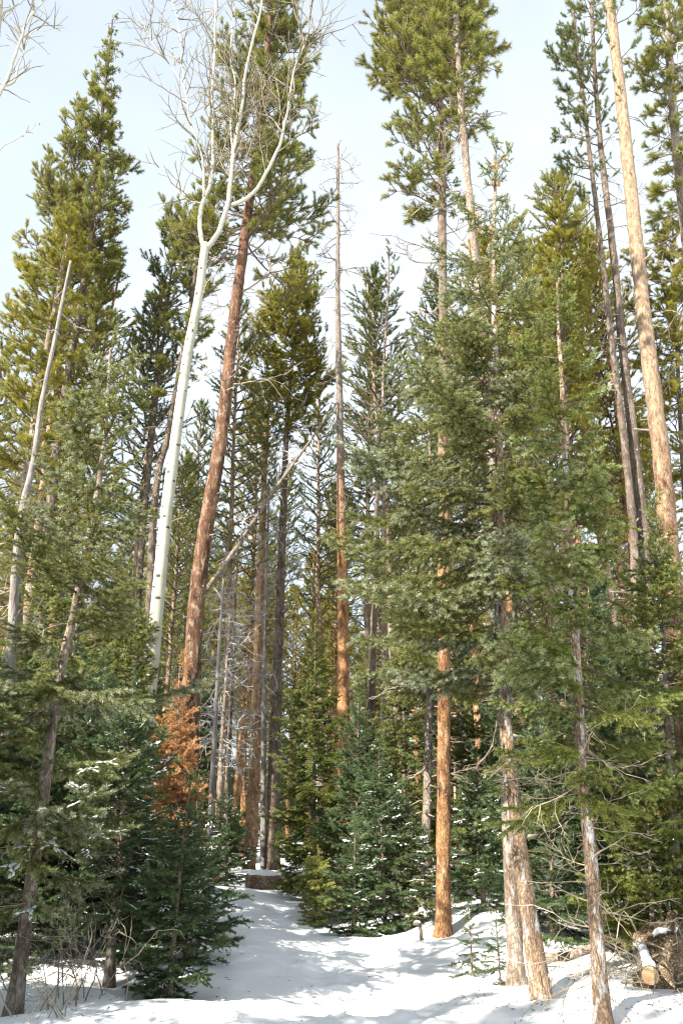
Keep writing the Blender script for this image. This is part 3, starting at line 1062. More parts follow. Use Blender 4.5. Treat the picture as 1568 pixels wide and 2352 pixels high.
for (xs, lab, prof, sd, Yq) in [([(1485, 2050), (1478, 1300), (1425, 800), (1400, 560), (1365, 250), (1350, 0), (1345, -120)], 'thicker stem of the dark twin pine with sparse one-sided crown',
                                 [(420, 60, 10), (330, 105, 30), (240, 120, 40), (120, 95, 50), (0, 80, 60), (-110, 25, 25)], 21, 14.0),
                                ([(1470, 2050), (1455, 1250), (1400, 760), (1372, 520), (1335, 220), (1318, 80), (1312, 20)], 'thinner stem of the dark twin pine, crown hanging to one side',
                                 [(470, 120, 5), (400, 100, 5), (360, 20, 20), (220, 105, 20), (110, 70, 40), (28, 20, 20)], 22, 13.8)]:
    conifer('pine_tree', lab, xs, Yq, 0.125 if sd == 21 else 0.09, 0.03, 'dark_bark', 'dark_pine', prof, 0.5, 4, (40, 5), dead=(900, 300, 75), dead_gap=0.3, seed=sd)
conifer('pine_tree', 'grey-trunked pine with crooked branches standing right of the pale flaky pine', [(1640, 2050), (1620, 1300), (1590, 700), (1568, 480), (1545, 250), (1530, 40), (1525, -130)],
        12.5, 0.14, 0.06, 'grey_bark', 'pine', [(520, 90, 70), (400, 60, 90), (280, 70, 90), (120, 70, 100), (0, 60, 90), (-120, 25, 25)], 0.4, 5, (30, -4), dead=(900, 100, 130), dead_gap=0.25, seed=23)
conifer('pine_tree', 'young yellow-green pine between the big spruce and the dark twin stems', [(1310, 2050), (1308, 1300), (1300, 900), (1290, 600), (1288, 430)],
        16, 0.09, 0.015, 'dark_bark', 'gold_pine', [(1000, 110, 110), (800, 120, 110), (650, 95, 95), (530, 60, 60), (440, 15, 15)], 0.42, 5, (45, -3), seed=24)
conifer('pine_tree', 'yellow-green pine filling the gap right of the pale flaky pine', [(1600, 2050), (1580, 1300), (1562, 900), (1550, 640), (1545, 500)],
        16, 0.1, 0.015, 'dark_bark', 'gold_pine', [(1100, 120, 110), (850, 130, 110), (680, 100, 95), (560, 60, 60), (508, 15, 15)], 0.42, 5, (45, -3), seed=25)
conifer('pine_tree', 'narrow pine seen in the sky gap beside the tall bare-topped snag', [(880, 2000), (882, 1300), (880, 900), (890, 700), (893, 570)],
        19, 0.09, 0.02, 'grey_bark', 'dark_pine', [(760, 40, 40), (680, 40, 40), (620, 32, 32), (578, 12, 12)], 0.4, 4, (45, 0), dead=(1300, 740, 50), dead_gap=0.12, seed=26)
conifer('pine_tree', 'dark bare trunk standing among the firs right of the dying orange pine', [(843, 2000), (850, 1700), (858, 1400), (866, 1100), (870, 960)],
        17, 0.105, 0.03, 'dark_bark', 'dark_pine', [(1150, 60, 60), (1060, 60, 60), (968, 15, 15)], 0.5, 4, (40, 0), dead=(1800, 1150, 70), dead_gap=0.3, seed=27)

# young firs and spruces along the trail
YL = [
    (385, 7.8, 430, 1840, 125, 'snowy_fir', 'small dark fir by the trail with drooping bare lowest boughs in the snow', 40, dict(skirt=0.05, per=6, gap=0.12)),
    (250, 8.3, 300, 1600, 170, 'snowy_fir', 'dark snow-dusted fir between the leaning spruce trunk and the small trailside fir', 41, dict(skirt=0.25, per=6, gap=0.14, r0=0.045, dead=(2290, 1950, 150))),
    (440, 9.8, 452, 1830, 105, 'snowy_fir', 'snow-dusted fir leaning its boughs over the left trail edge', 42, dict(skirt=0.06, per=6, gap=0.13)),
    (320, 9.4, 320, 1800, 115, 'snowy_fir', 'dark snow-dusted fir in front of the rust-coloured dead fir', 43, dict(skirt=0.2, per=6, gap=0.14, r0=0.04)),
    (130, 9.2, 165, 1480, 200, 'fir', 'dark green fir standing behind the leaning spruce trunk', 44, dict(skirt=0.3, per=6, gap=0.16, r0=0.05, dead=(2250, 1950, 180))),
    (-90, 8.8, -40, 1600, 200, 'spruce', 'low blue-green spruce crowding the outer side of the leaning spruce', 45, dict(skirt=0.25, per=6, gap=0.18, r0=0.06, dead=(2300, 1900, 170))),
    (55, 8.5, 70, 1760, 135, 'fir', 'low dark fir crowded against the foot of the leaning spruce', 71, dict(skirt=0.10, per=6, gap=0.13)),
    (175, 8.9, 190, 1690, 150, 'snowy_fir', 'low dark fir with dead lower twigs right of the leaning spruce foot', 72, dict(skirt=0.12, per=6, gap=0.13, dead=(2280, 2000, 120))),
    (290, 8.8, 300, 1830, 115, 'snowy_fir', 'low dark fir hemmed in between two snow-dusted firs', 73, dict(skirt=0.10, per=6, gap=0.12, dead=(2280, 2050, 100))),
    (430, 8.9, 445, 1900, 100, 'snowy_fir', 'squat snow-dusted fir at the left trail edge', 74, dict(skirt=0.06, per=6, gap=0.11)),
    (-30, 9.8, -10, 1560, 190, 'fir', 'dark fir in the deep shade behind the low blue-green spruce', 75, dict(skirt=0.08, per=6, gap=0.16)),
    (220, 10.6, 240, 1540, 160, 'fir', 'dark fir in the shade behind the snow-dusted firs', 76, dict(skirt=0.05, per=6, gap=0.15)),
    (270, 11.5, 300, 1330, 150, 'green_spruce', 'mid-green spruce in front of the white aspen foot', 46, dict(skirt=0.15, per=6, gap=0.18, r0=0.05)),
    (345, 13.2, 350, 1480, 90, 'green_spruce', 'narrow green spruce between the aspen foot and the red-brown pine', 47, dict(skirt=0.15, per=6, gap=0.18, r0=0.045)),
    (110, 12.0, 150, 1180, 190, 'green_spruce', 'green spruce below the grey broken snag', 48, dict(skirt=0.15, per=6, gap=0.2, r0=0.06)),
    (720, 15.6, 722, 1440, 115, 'green_spruce', 'sunlit green spruce right behind the snow-capped log', 50, dict(skirt=0.06, per=7, gap=0.17, r0=0.06, wr=110)),
    (815, 13.8, 822, 1600, 105, 'fir', 'dark fir in front of the dying orange-barked pine', 51, dict(skirt=0.06, per=6, gap=0.16)),
    (885, 12.2, 872, 1740, 120, 'snowy_fir', 'dark fir on the right trail bank with its thin stem showing', 52, dict(skirt=0.07, per=6, gap=0.13)),
    (722, 13.4, 728, 1965, 62, 'lime_fir', 'pale yellow-green sapling at the right end of the log', 53, dict(skirt=0.1, per=6, gap=0.09, r0=0.014)),
    (950, 12.2, 930, 1830, 70, 'snowy_spruce', 'pale blue-green young spruce beside the straight orange trunk', 54, dict(skirt=0.1, per=6, gap=0.12)),
    (812, 11.9, 815, 1925, 62, 'fir', 'low dark fir spreading on the snow where the trail narrows', 58, dict(skirt=0.05, per=6, gap=0.11)),
    (1065, 15.0, 1055, 1450, 120, 'green_spruce', 'green spruce behind the straight orange trunk, right of it', 55, dict(skirt=0.08, per=6, gap=0.18, r0=0.05)),
    (1110, 12.0, 1095, 1760, 100, 'snowy_fir', 'dark young fir between the orange trunk and the scaly spruce', 56, dict(skirt=0.06, per=6, gap=0.13)),
    (1270, 11.0, 1262, 1650, 150, 'fir', 'dark fir behind the scaly spruce trunk', 57, dict(skirt=0.06, per=6, gap=0.15, r0=0.04)),
    (1440, 10.5, 1430, 1500, 170, 'fir', 'dark fir behind the spruce with the dead-twigged trunk', 59, dict(skirt=0.06, per=6, gap=0.16, r0=0.05)),
    (1560, 9.3, 1520, 1180, 210, 'green_spruce', 'dark green spruce behind the brush pile', 60, dict(skirt=0.16, per=6, gap=0.2, r0=0.07)),
    (1500, 8.9, 1485, 1790, 150, 'green_spruce', 'low yellowish-green spruce growing over the brush pile', 61, dict(skirt=0.2, per=6, gap=0.13)),
    (1085, 9.3, 1078, 2085, 40, 'fir', 'tiny spruce sapling drooping in the snow left of the two trunks', 62, dict(skirt=0.1, per=5, gap=0.08, r0=0.01, pitch=(45, -25))),
    (1150, 8.9, 1140, 2120, 38, 'fir', 'tiny spruce sapling in the snow right at the slender brown trunk', 63, dict(skirt=0.1, per=5, gap=0.08, r0=0.01, pitch=(45, -30))),
    (520, 15.8, 525, 1800, 60, 'snowy_fir', 'small snowy fir below the thin grey bare trunks', 64, dict(skirt=0.06, per=6, gap=0.13)),
    (545, 24.0, 548, 1850, 50, 'fir', 'small dark fir left of the orange-tan trunk', 65, dict(skirt=0.05, per=6, gap=0.15)),
    (845, 20.0, 850, 1480, 90, 'green_spruce', 'slim green spruce behind the dark bare trunk', 66, dict(skirt=0.08, per=6, gap=0.22, r0=0.05)),
    (930, 16.0, 925, 1380, 115, 'green_spruce', 'green spruce left of the straight orange trunk, farther back', 67, dict(skirt=0.08, per=6, gap=0.2, r0=0.05)),
    (1180, 14.0, 1175, 1400, 130, 'fir', 'tall dark fir filling the gap behind the two front trunks', 68, dict(skirt=0.08, per=6, gap=0.2, r0=0.05)),
    (1350, 13.5, 1345, 1250, 150, 'fir', 'tall dark fir behind the dead-twigged spruce trunk', 69, dict(skirt=0.08, per=6, gap=0.22, r0=0.06)),
]
for (x, Y, tx, ty, w, kind, lab, sd, kw) in YL:
    young(x, Y, tx, ty, w, kind, lab, sd, name='young_spruce' if 'spruce' in kind else 'young_fir', **kw)
young(398, 10.0, 415, 1545, 96, 'rust', 'small dead fir with rust-orange needles', 70, name='dead_fir', cat='dead tree', skirt=0.22, per=8, gap=0.13, r0=0.03, bark='grey_bark', pitch=(40, -18))


# ------------------------------------------------------------------ bare broadleaf trees
def grow(mb, g, P, R, level, mat, spread=0.55, twig_len=1.0, dens=1.0, up=0.25):
    """side shoots along a limb"""
    L = np.linalg.norm(np.diff(P, axis=0), axis=1).sum()
    n = int(L * (5.0 if level == 0 else 6.5) * dens)
    for q in range(n):
        u = g.uniform(0.18 if level == 0 else 0.1, 1.0)
        k = min(int(u * (len(P) - 1)), len(P) - 2)
        p = P[k] + (P[k + 1] - P[k]) * (u * (len(P) - 1) - k)
        d = P[k + 1] - P[k]
        d = d / np.linalg.norm(d)
        ax = g.normal(0, 1, 3)
        v = rot_about(d, np.cross(d, ax), g.uniform(0.5, 1.05))
        l = twig_len * g.uniform(0.35, 1.0) * (1.15 - 0.6 * u)
        ns = max(4, int(l / 0.11))
        pts = [p]
        for s in range(ns):
            v = v + g.normal(0, 0.15, 3) + np.array([0, 0, up * 0.22])
            v = v / np.linalg.norm(v)
            pts.append(pts[-1] + v * l / ns)
        pts = np.array(pts)
        r = (0.012, 0.0075, 0.006)[level] * (0.7 + 0.6 * l)
        rr = np.linspace(r, 0.0042, ns + 1)
        V, T = tube_vt(pts, rr, 4, False)
        mb.add(V, T, 1, 0, True)
        if level < 2:
            grow(mb, g, pts, rr, level + 1, mat, spread, twig_len * 0.52, dens * 0.7, up)


def bare_tree(label, path, Y, r0, r1, limbs, seed, foot=True, twig=1.0, dens=1.0):
    g = np.random.default_rng(seed)
    b = base_at(path[0][0], Y)
    P = np.array([b] + [at(x, y, Y) for (x, y) in path[1:]])
    C = catmull(P, 70)
    root = thing('aspen_tree', label, 'tree', Vector(b))
    tt = np.linspace(0, 1, 70)
    R = r0 + (r1 - r0) * tt + r0 * 0.4 * np.exp(-(C[:, 2] - b[2]) / 0.2)
    mb = MB()
    V, T = tube_vt(np.concatenate([[C[0] - [0, 0, 0.25]], C]), np.concatenate([[R[0]], R]), 20, True, 0.02, seed)
    mb.add(V - b, T, 0, 0, True)
    tr = part('trunk', mb.mesh('trunk', [M['aspen']]), root)
    # dark eye-shaped scars where branches were shed
    Hh = C[-1][2] - C[0][2]
    for q in range(50):
        u = (q + g.uniform(0, 1)) / 50 * 0.97
        k = int(u * 68)
        c, rr = C[k], R[k]
        th = -math.pi / 2 + g.normal(0, 0.75)
        wa, wl = g.uniform(0.22, 0.55), g.uniform(0.012, 0.032)
        vs = [c + np.array([math.cos(th) * (rr + 0.008), math.sin(th) * (rr + 0.008), 0.0])]
        m = 10
        for j in range(m):
            a = j * 2 * math.pi / m
            t2 = th + wa * math.cos(a)
            sh = math.sin(a) * wl * (1.5 if math.sin(a) > 0 else 0.7)
            kz = np.interp(c[2] + sh, C[:, 2], C[:, 0])
            ky = np.interp(c[2] + sh, C[:, 2], C[:, 1])
            vs.append(np.array([kz + math.cos(t2) * (rr - 0.001), ky + math.sin(t2) * (rr - 0.001), c[2] + sh]))
        T = [[0, 1 + j, 1 + (j + 1) % m] for j in range(m)]
        mb = MB()
        mb.add(np.array(vs) - b, T, 0, 0, True)
        part('bark_scar', mb.mesh('bark_scar', [M['scar']]), tr)
    for i, (pts, ra, rb, dy, tl) in enumerate(limbs):
        Q = np.array([at(x, y, Y + dy * j / (len(pts) - 1)) for j, (x, y) in enumerate(pts)])
        K = catmull(Q, 34)
        K += np.cumsum(g.normal(0, 0.007, K.shape), 0)
        rr = np.linspace(ra, rb, 34) * 0.68
        mb = MB()
        V, T = tube_vt(K, rr, 10, True, 0.03, seed + i)
        mb.add(V - b, T, 0, 0, True)
        mm = MB()
        grow(mm, g, K, rr, 0, None, twig_len=tl * 1.5 * twig, dens=dens * 0.9)
        for V, T, mi in zip(mm.V, mm.T, mm.M):
            mb.V.append(V - b); mb.T.append(T + mb.n); mb.M.append(mi); mb.A.append(np.zeros(len(V))); mb.S.append(np.full(len(T), True))
        mb.n += mm.n
        part('limb', mb.mesh('limb', [M['aspen'], M['aspen_twig']]), root)
    return root


bare_tree('white-barked aspen with dark scars and bare forked crown', [(322, 2000), (335, 1700), (352, 1500), (378, 1220), (400, 1040), (430, 820), (455, 690), (468, 590), (472, 560)], 12, 0.117, 0.070, [
    ([(470, 575), (462, 515), (470, 460), (490, 395), (492, 280), (492, 200), (500, 75), (505, -40), (507, -160)], 0.062, 0.012, 0.5, 1.15),
    ([(470, 575), (500, 530), (520, 470), (526, 425), (540, 320), (555, 240), (562, 170), (577, 100), (600, 10), (612, -140)], 0.068, 0.012, -0.5, 1.15),
    ([(521, 474), (545, 466), (575, 450), (605, 410), (640, 340), (655, 270), (670, 175), (700, 100), (712, 0)], 0.052, 0.009, -0.9, 1.35),
    ([(469, 450), (466, 360), (440, 280), (425, 200), (392, 140), (355, 90), (320, 25)], 0.036, 0.006, -0.6, 1.0),
    ([(528, 410), (534, 340), (532, 290), (542, 200), (530, 115), (540, -30)], 0.034, 0.007, 0.7, 0.9),
    ([(470, 470), (440, 462), (410, 440), (372, 402), (345, 350)], 0.015, 0.004, -0.2, 0.6),
    ([(426, 205), (418, 140), (415, 80), (400, 0), (396, -60)], 0.018, 0.005, 0.3, 0.8),
    ([(425, 880), (450, 870), (470, 850), (480, 800)], 0.012, 0.003, -0.1, 0.3),
], 301)
bare_tree('grey bare aspen reaching its twisted branches in from beyond the pyramid pine', [(-150, 2000), (-110, 1300), (-70, 700), (-30, 300), (-5, 60), (5, -60)], 10, 0.12, 0.05, [
    ([(-28, 290), (0, 215), (25, 150), (45, 90), (65, 45), (95, 10), (130, -40)], 0.05, 0.012, -0.4, 0.75),
    ([(-45, 460), (-20, 385), (10, 340), (45, 318), (90, 291)], 0.028, 0.006, -0.3, 0.12),
    ([(-15, 180), (15, 195), (35, 185), (45, 150), (75, 80), (110, 72), (150, 60)], 0.03, 0.006, 0.3, 0.6),
    ([(-5, 60), (20, 20), (60, -10), (110, -30)], 0.03, 0.01, 0.3, 0.7),
], 302, dens=0.9)


# ------------------------------------------------------------------ leaning dead pole, log, stump, brush
def limb_thing(name, label, cat, pts, r, mat, seed, sides=12, rough=0.04, n=40, group=None):
    K = catmull(np.array(pts), n)
    o = K.mean(0)
    K = K + np.cumsum(np.random.default_rng(seed).normal(0, 0.0015, K.shape), 0)
    mb = MB()
    V, T = tube_vt(K - o, np.interp(np.linspace(0, 1, n), np.linspace(0, 1, len(r)), r), sides, True, rough, seed)
    mb.add(V, T, 0, 0, True)
    ob = part(name, mb.mesh(name, [mat]), None)
    ob.location = o
    ob['label'] = label
    ob['category'] = cat
    if group:
        ob['group'] = group
    return ob


lp = [at(470, 1360, 15.0), at(540, 1262, 15.6), at(620, 1140, 16.4), at(700, 1030, 17.2), at(776, 922, 17.9)]
pole = limb_thing('leaning_dead_trunk', 'thin grey dead trunk leaning diagonally between the red-brown pine and the tall snag', 'dead tree', lp, [0.046, 0.042, 0.036, 0.028, 0.02], M['grey_bark'], 401)
gp = np.random.default_rng(402)
K = catmull(np.array(lp), 60)
for q in range(26):
    k = int(gp.integers(4, 59))
    l = gp.uniform(0.2, 0.8)
    L0, me = pick('far_grey_dead', l, gp)
    d = gp.normal(0, 1, 3)
    d[2] += 0.4
    ob = part('dead_branch', me, pole, aim(K[k] - np.array(pole.location), d, gp.uniform(0, 6), l / L0))

M['tan_log'] = bark_mat('weathered_log_bark', (0.07, 0.045, 0.03), (0.24, 0.165, 0.105), (0.38, 0.27, 0.18), 1.0, (0.45, 0.38, 0.30), 0.6, 1.0)
# snow-capped log across the trail
a = base_at(566, 17.6) + np.array([0, 0, 0.16])
c = base_at(815, 18.4) + np.array([0, 0, 0.19])
ax = (c - a) / np.linalg.norm(c - a)
log = limb_thing('fallen_log', 'snow-capped fallen log lying across the trail', 'log', [a, (a + c) / 2 + np.array([0, 0, 0.02]), c], [0.145, 0.15, 0.13], M['tan_log'], 403, 16, 0.05)
mb = MB()
K = catmull(np.array([a + ax * 0.02, (a + c) / 2 + np.array([0, 0, 0.02]), c]), 40)
g4 = np.random.default_rng(404)
wd = 0.078 + 0.02 * np.convolve(g4.normal(0, 1, 40), np.ones(5) / 3, 'same')
V, T = tube_vt(K + np.array([0, 0, 0.112]) - np.array(log.location), wd, 12, True, 0.05, 405)
V[:, 2] = np.where(V[:, 2] > (V[:, 2].mean()), V[:, 2], V[:, 2])
mb.add(V, T, 0, 0, True)
part('snow_cap', mb.mesh('snow_cap', [M['snow_bit']]), log)

# broken stump on the right bank
s0 = base_at(968, 11.1)
st = thing('broken_stump', 'small broken grey stump with snow on top on the right trail bank', 'stump', Vector(s0))
mb = MB()
V, T = tube_vt(np.array([[0, 0, -0.2], [0, 0, 0.0], [-0.01, 0, 0.12], [-0.02, 0, 0.25], [-0.05, 0, 0.33]]), [0.048, 0.045, 0.040, 0.042, 0.038], 10, True, 0.12, 406)
mb.add(V, T, 0, 0, True)
V, T = tube_vt(np.array([[-0.02, 0, 0.31], [-0.10, -0.01, 0.34], [-0.17, -0.01, 0.33]]), [0.05, 0.045, 0.03], 8, True, 0.1, 407)
mb.add(V, T, 0, 0, True)
part('stub', mb.mesh('stub', [M['dark_bark']]), st)
st.scale = (0.6, 0.6, 0.55)
mb = MB()
V, T = tube_vt(np.array([[0.0, 0, 0.34], [-0.05, 0, 0.37], [-0.11, 0, 0.375], [-0.15, 0, 0.355]]), [0.012, 0.026, 0.022, 0.008], 8, True, 0.08, 408)
mb.add(V, T, 0, 0, True)
part('snow_cap', mb.mesh('snow_cap', [M['snow_bit']]), st)

# sawn log end in the brush pile
p = base_at(1497, 7.75)
p = p + np.array([0, 0, 0.13])
q = p + np.array([0.40, 1.5, 0.10])
sl = limb_thing('sawn_log', 'sawn log poking out of the brush pile, pale orange cut end, snow on top', 'log', [p, (p + q) / 2, q], [0.074, 0.078, 0.08], M['grey_bark'], 409, 18, 0.03)
u = (q - p) / np.linalg.norm(q - p)
mb = MB()
V, T = tube_vt(np.array([[0, 0, 0], u * 0.012]), [0.067, 0.071], 20, True)
mb.add(V, T, 0, 0, False)
ce = part('cut_end', mb.mesh('cut_end', [M['cut']]), sl)
ce.location = Vector(p - u * 0.011 - np.array(sl.location))
mb = MB()
K = np.array([p + u * t + np.array([0, 0, 0.066]) for t in np.linspace(0.03, 1.2, 14)])
V, T = tube_vt(K - np.array(sl.location), 0.045 + 0.006 * np.random.default_rng(3).normal(0, 1, 14), 10, True, 0.05, 410)
mb.add(V, T, 0, 0, True)
part('snow_cap', mb.mesh('snow_cap', [M['snow_bit']]), sl)

# root plate of dry tan twigs and soil
g5 = np.random.default_rng(411)
rc = base_at(1578, 8.3)
rw = thing('root_mass', 'tangled tan root mass with snow patches in the brush pile', 'roots', Vector(rc))
mb = MB()
nu, nv = 26, 16
uu, vv = np.meshgrid(np.linspace(0, 2 * math.pi, nu, endpoint=False), np.linspace(0.02, math.pi * 0.5, nv))
rad = 1 + 0.16 * np.sin(3 * uu + 2 * vv) + 0.12 * np.sin(7 * uu + 1) * np.sin(5 * vv) + g5.normal(0, 0.05, uu.shape)
V = np.stack([0.52 * rad * np.cos(uu) * np.sin(vv), 0.42 * rad * np.sin(uu) * np.sin(vv), 0.50 * rad * np.cos(vv) - 0.06], -1).reshape(-1, 3)
T = []
for j in range(nv - 1):
    for i in range(nu):
        a_, b_, c_, d_ = j * nu + i, j * nu + (i + 1) % nu, (j + 1) * nu + (i + 1) % nu, (j + 1) * nu + i
        T += [[a_, c_, b_], [a_, d_, c_]]
mb.add(V, T, 0, 0, True)
M['soil'] = bark_mat('root_soil', (0.09, 0.055, 0.032), (0.28, 0.19, 0.115), (0.42, 0.31, 0.20), 0.8, (0.50, 0.42, 0.31), 0.5, 1.0, 0.9)
part('soil_clump', mb.mesh('soil_clump', [M['soil']]), rw)
for k in range(34):
    vdir = g5.normal(0, 1, 3)
    vdir[2] = abs(vdir[2])
    vdir[1] -= 0.6
    vdir /= np.linalg.norm(vdir)
    s = vdir * np.array([0.48, 0.38, 0.42])
    l = g5.uniform(0.2, 0.55)
    mid = s + vdir * l * 0.5 + g5.normal(0, 0.07, 3)
    e = s + vdir * l * 0.7 + g5.normal(0, 0.14, 3) - np.array([0, 0, 0.1])
    KK = catmull(np.array([s * 0.8, s, mid, e]), 10)
    mb = MB()
    V, T = tube_vt(KK, np.linspace(g5.uniform(0.008, 0.018), 0.003, 10), 5, False)
    mb.add(V, T, 0, 0, True)
    part('root', mb.mesh('root', [M['pale_dead']]), rw)
for k in range(4):
    vdir = np.array([g5.uniform(-0.28, 0.28), g5.uniform(-0.4, 0.1), 0.8])
    vdir /= np.linalg.norm(vdir)
    s = vdir * np.array([0.52, 0.42, 0.47])
    mb = MB()
    w = g5.uniform(0.07, 0.12)
    tq = np.linspace(-1, 1, 9)
    V, T = tube_vt(np.stack([s[0] + w * tq, s[1] + 0.02 * np.sin(3 * tq + k), s[2] - 0.035 - 0.05 * tq ** 2], -1), 0.004 + 0.055 * np.sqrt(np.maximum(0, 1 - tq ** 2)), 14, True, 0.04, k, flat=0.5)
    mb.add(V, T, 0, 0, True)
    part('snow_patch', mb.mesh('snow_patch', [M['snow_bit']]), rw)


# loose dead branches on the snow
def brush(label, x, Y, z, d, l, kind, seed, group=None, name='dry_branch', roll=0.0):
    g = np.random.default_rng(seed)
    L0, me = pick(kind, l, g)
    b = base_at(x, Y)
    ob = part(name, me, None)
    ob.matrix_basis = aim(b + np.array([0, 0, z]), d, roll, l / L0)
    ob['label'] = label
    ob['category'] = 'branch'
    if group:
        ob['group'] = group
    return ob


for k in range(26):
    g6 = np.random.default_rng(500 + k)
    brush('dry twiggy branch jumbled in the brush pile', g6.uniform(1430, 1620), g6.uniform(7.8, 9.8), g6.uniform(0.0, 0.25),
          (g6.normal(0, 1), g6.normal(0.1, 0.6), g6.uniform(-0.05, 0.5)), g6.uniform(0.4, 0.95), 'pale_dead' if k % 3 else 'dead', 520 + k, 'branches in the brush pile')
limb_thing('fallen_branch', 'long fallen branch lying on the snow right of the scaly spruce trunk', 'branch', [base_at(1225, 9.6) + [0, 0, 0.09], base_at(1300, 9.3) + [0, 0, 0.10], base_at(1380, 9.0) + [0, 0, 0.16], base_at(1470, 8.9) + [0, 0, 0.2]], [0.05, 0.045, 0.04, 0.02], M['grey_bark'], 430, 10)
limb_thing('fallen_branch', 'thick snow-edged fallen branch crossing the brush pile', 'branch', [base_at(1390, 9.3) + [0, 0, 0.25], base_at(1470, 9.4) + [0, 0, 0.42], base_at(1570, 9.6) + [0, 0, 0.5]], [0.035, 0.05, 0.05], M['dark_bark'], 431, 10)
limb_thing('broken_stick', 'short dark stick poking out of the snow beside the scaly spruce foot', 'stick', [base_at(1258, 7.95) - [0, 0, 0.05], base_at(1262, 7.95) + [0, 0, 0.10], base_at(1270, 7.95) + [0, 0, 0.2]], [0.012, 0.012, 0.01], M['dark_bark'], 432, 8, n=12)
# bleached bare shrub in the left foreground
sb = thing('bare_shrub', 'bleached bare shrub with forked stems in the left foreground snow', 'shrub', Vector(base_at(85, 6.6)))
g7 = np.random.default_rng(440)
for k in range(9):
    d = np.array([g7.normal(0.1, 0.55), g7.normal(0, 0.4), g7.uniform(0.6, 1.1)])
    l = g7.uniform(0.22, 0.45)
    L0, me = pick('pale_dead', l, g7)
    part('stem', me, sb, aim((g7.normal(0, 0.12), g7.normal(0, 0.1), -0.04), d, g7.uniform(0, 6), l / L0))
sb = thing('bare_shrub', 'brown leafless shrub with thin upright stems under the leaning spruce', 'shrub', Vector(base_at(150, 7.2)))
for k in range(14):
    d = np.array([g7.normal(0.0, 0.3), g7.normal(0, 0.3), 1.0])
    l = g7.uniform(0.4, 0.9)
    L0, me = pick('dead', l, g7)
    part('stem', me, sb, aim((g7.normal(0, 0.22), g7.normal(0, 0.15), -0.04), d, g7.uniform(0, 6), l / L0))


# ------------------------------------------------------------------ the forest behind: shared crowns, one thing per tree
def joined_crown(kind, H, h0, R, seed, n_br, mats):
    g = np.random.default_rng(seed)
    mb = MB()
    A, B, ra, rb, NA, NB, NT = [], [], [], [], [], [], []
    for q in range(n_br):
        u = (q + g.uniform(0, 1)) / n_br
        z = H * (h0 + (1 - h0) * u)
        if kind == 'pine':
            L = R * (1 - u) ** 0.6 * (0.55 + 0.45 * math.sin(min(1, u * 3) * 1.57)) * g.uniform(0.55, 1.2) + 0.15
            pt = 0.1 + 0.7 * u + g.normal(0, 0.15)
        else:
            L = R * (1 - u) ** 0.85 * g.uniform(0.7, 1.1) + 0.12
            pt = -0.15 + 0.9 * u ** 1.5 + g.normal(0, 0.1)
        az = q * 2.4 + g.normal(0, 0.3)
        d = np.array([math.cos(az) * math.cos(pt), math.sin(az) * math.cos(pt), math.sin(pt)])
        o = np.array([0, 0, z])
        c = o.copy()
        v = d.copy()
        ns = 4
        for s in range(ns):
            v = v + g.normal(0, 0.08, 3) + np.array([0, 0, 0.07 if kind == 'pine' else (-0.08 + 0.05 * s)])
            v /= np.linalg.norm(v)
            e = c + v * L / ns
            A.append(c); B.append(e); ra.append(0.03 * (1 - s / ns) + 0.006); rb.append(0.03 * (1 - (s + 1) / ns) + 0.006)
            k = 3 if kind == 'pine' else 5
            for w_ in range(k):
                sd = 1 if w_ % 2 else -1
                w = rot_about(v, np.array([0, 0, 1.0]), sd * g.uniform(0.4, 1.2))
                w[2] += g.normal(0.12 if kind == 'pine' else -0.08, 0.25)
                w /= np.linalg.norm(w)
                l = L * g.uniform(0.12, 0.34) + 0.1
                x = c + (e - c) * g.uniform(0, 1)
                if kind == 'pine':
                    if s == 0 and g.uniform() < 0.7:
                        continue
                    A.append(x); B.append(x + w * l); ra.append(0.008); rb.append(0.004)
                    NA.append(x + w * max(0.0, l - 0.22)); NB.append(x + w * (l + 0.04)); NT.append(g.uniform(0.1, 0.9))
                else:
                    NA.append(x); NB.append(x + w * l); NT.append(g.uniform(0, 0.7))
            c = e
        NA.append(c - v * 0.2); NB.append(c); NT.append(0.7)
    V, T = stems_vt(np.array(A), np.array(B), np.array(ra), np.array(rb))
    mb.add(V, T, 0)
    if kind == 'pine':
        V, T, a = needles_vt(np.array(NA), np.array(NB), 190, 0.085, 0.017, 0.75, np.array(NT), g, 0.1)
    else:
        V, T, a = needles_vt(np.array(NA), np.array(NB), 150, 0.05, 0.017, 0.8, np.array(NT), g, 0.2)
    mb.add(V, T, 1, a)
    return mb.mesh('crown', mats)


def far_trunk(H, r0, seed, mat, dead_from=0.12, dead_to=0.5, twigs=26):
    g = np.random.default_rng(seed)
    n = 26
    z = np.linspace(-0.3, H, n)
    P = np.stack([np.cumsum(g.normal(0, 0.02, n)), np.cumsum(g.normal(0, 0.02, n)), z], -1)
    P -= P[0] * np.array([1, 1, 0])
    mb = MB()
    V, T = tube_vt(P, np.linspace(r0, 0.02, n), 9, True, 0.05, seed)
    mb.add(V, T, 0, 0, True)
    A, B = [], []
    for q in range(twigs):
        zz = H * g.uniform(dead_from, dead_to)
        az = g.uniform(0, 6.283)
        c = np.array([np.interp(zz, z, P[:, 0]), np.interp(zz, z, P[:, 1]), zz])
        v = np.array([math.cos(az), math.sin(az), g.normal(-0.1, 0.25)])
        l = g.uniform(0.3, 1.2)
        for s in range(4):
            v = v + g.normal(0, 0.16, 3)
            v /= np.linalg.norm(v)
            e = c + v * l / 4
            A.append(c); B.append(e)
            if s > 0:
                w = v + g.normal(0, 0.6, 3)
                A.append(e); B.append(e + w / np.linalg.norm(w) * l * 0.3)
            c = e
    if A:
        V, T = stems_vt(np.array(A), np.array(B), 0.011, 0.005)
        mb.add(V, T, 1)
    return mb.mesh('trunk', [mat, M['dead']])


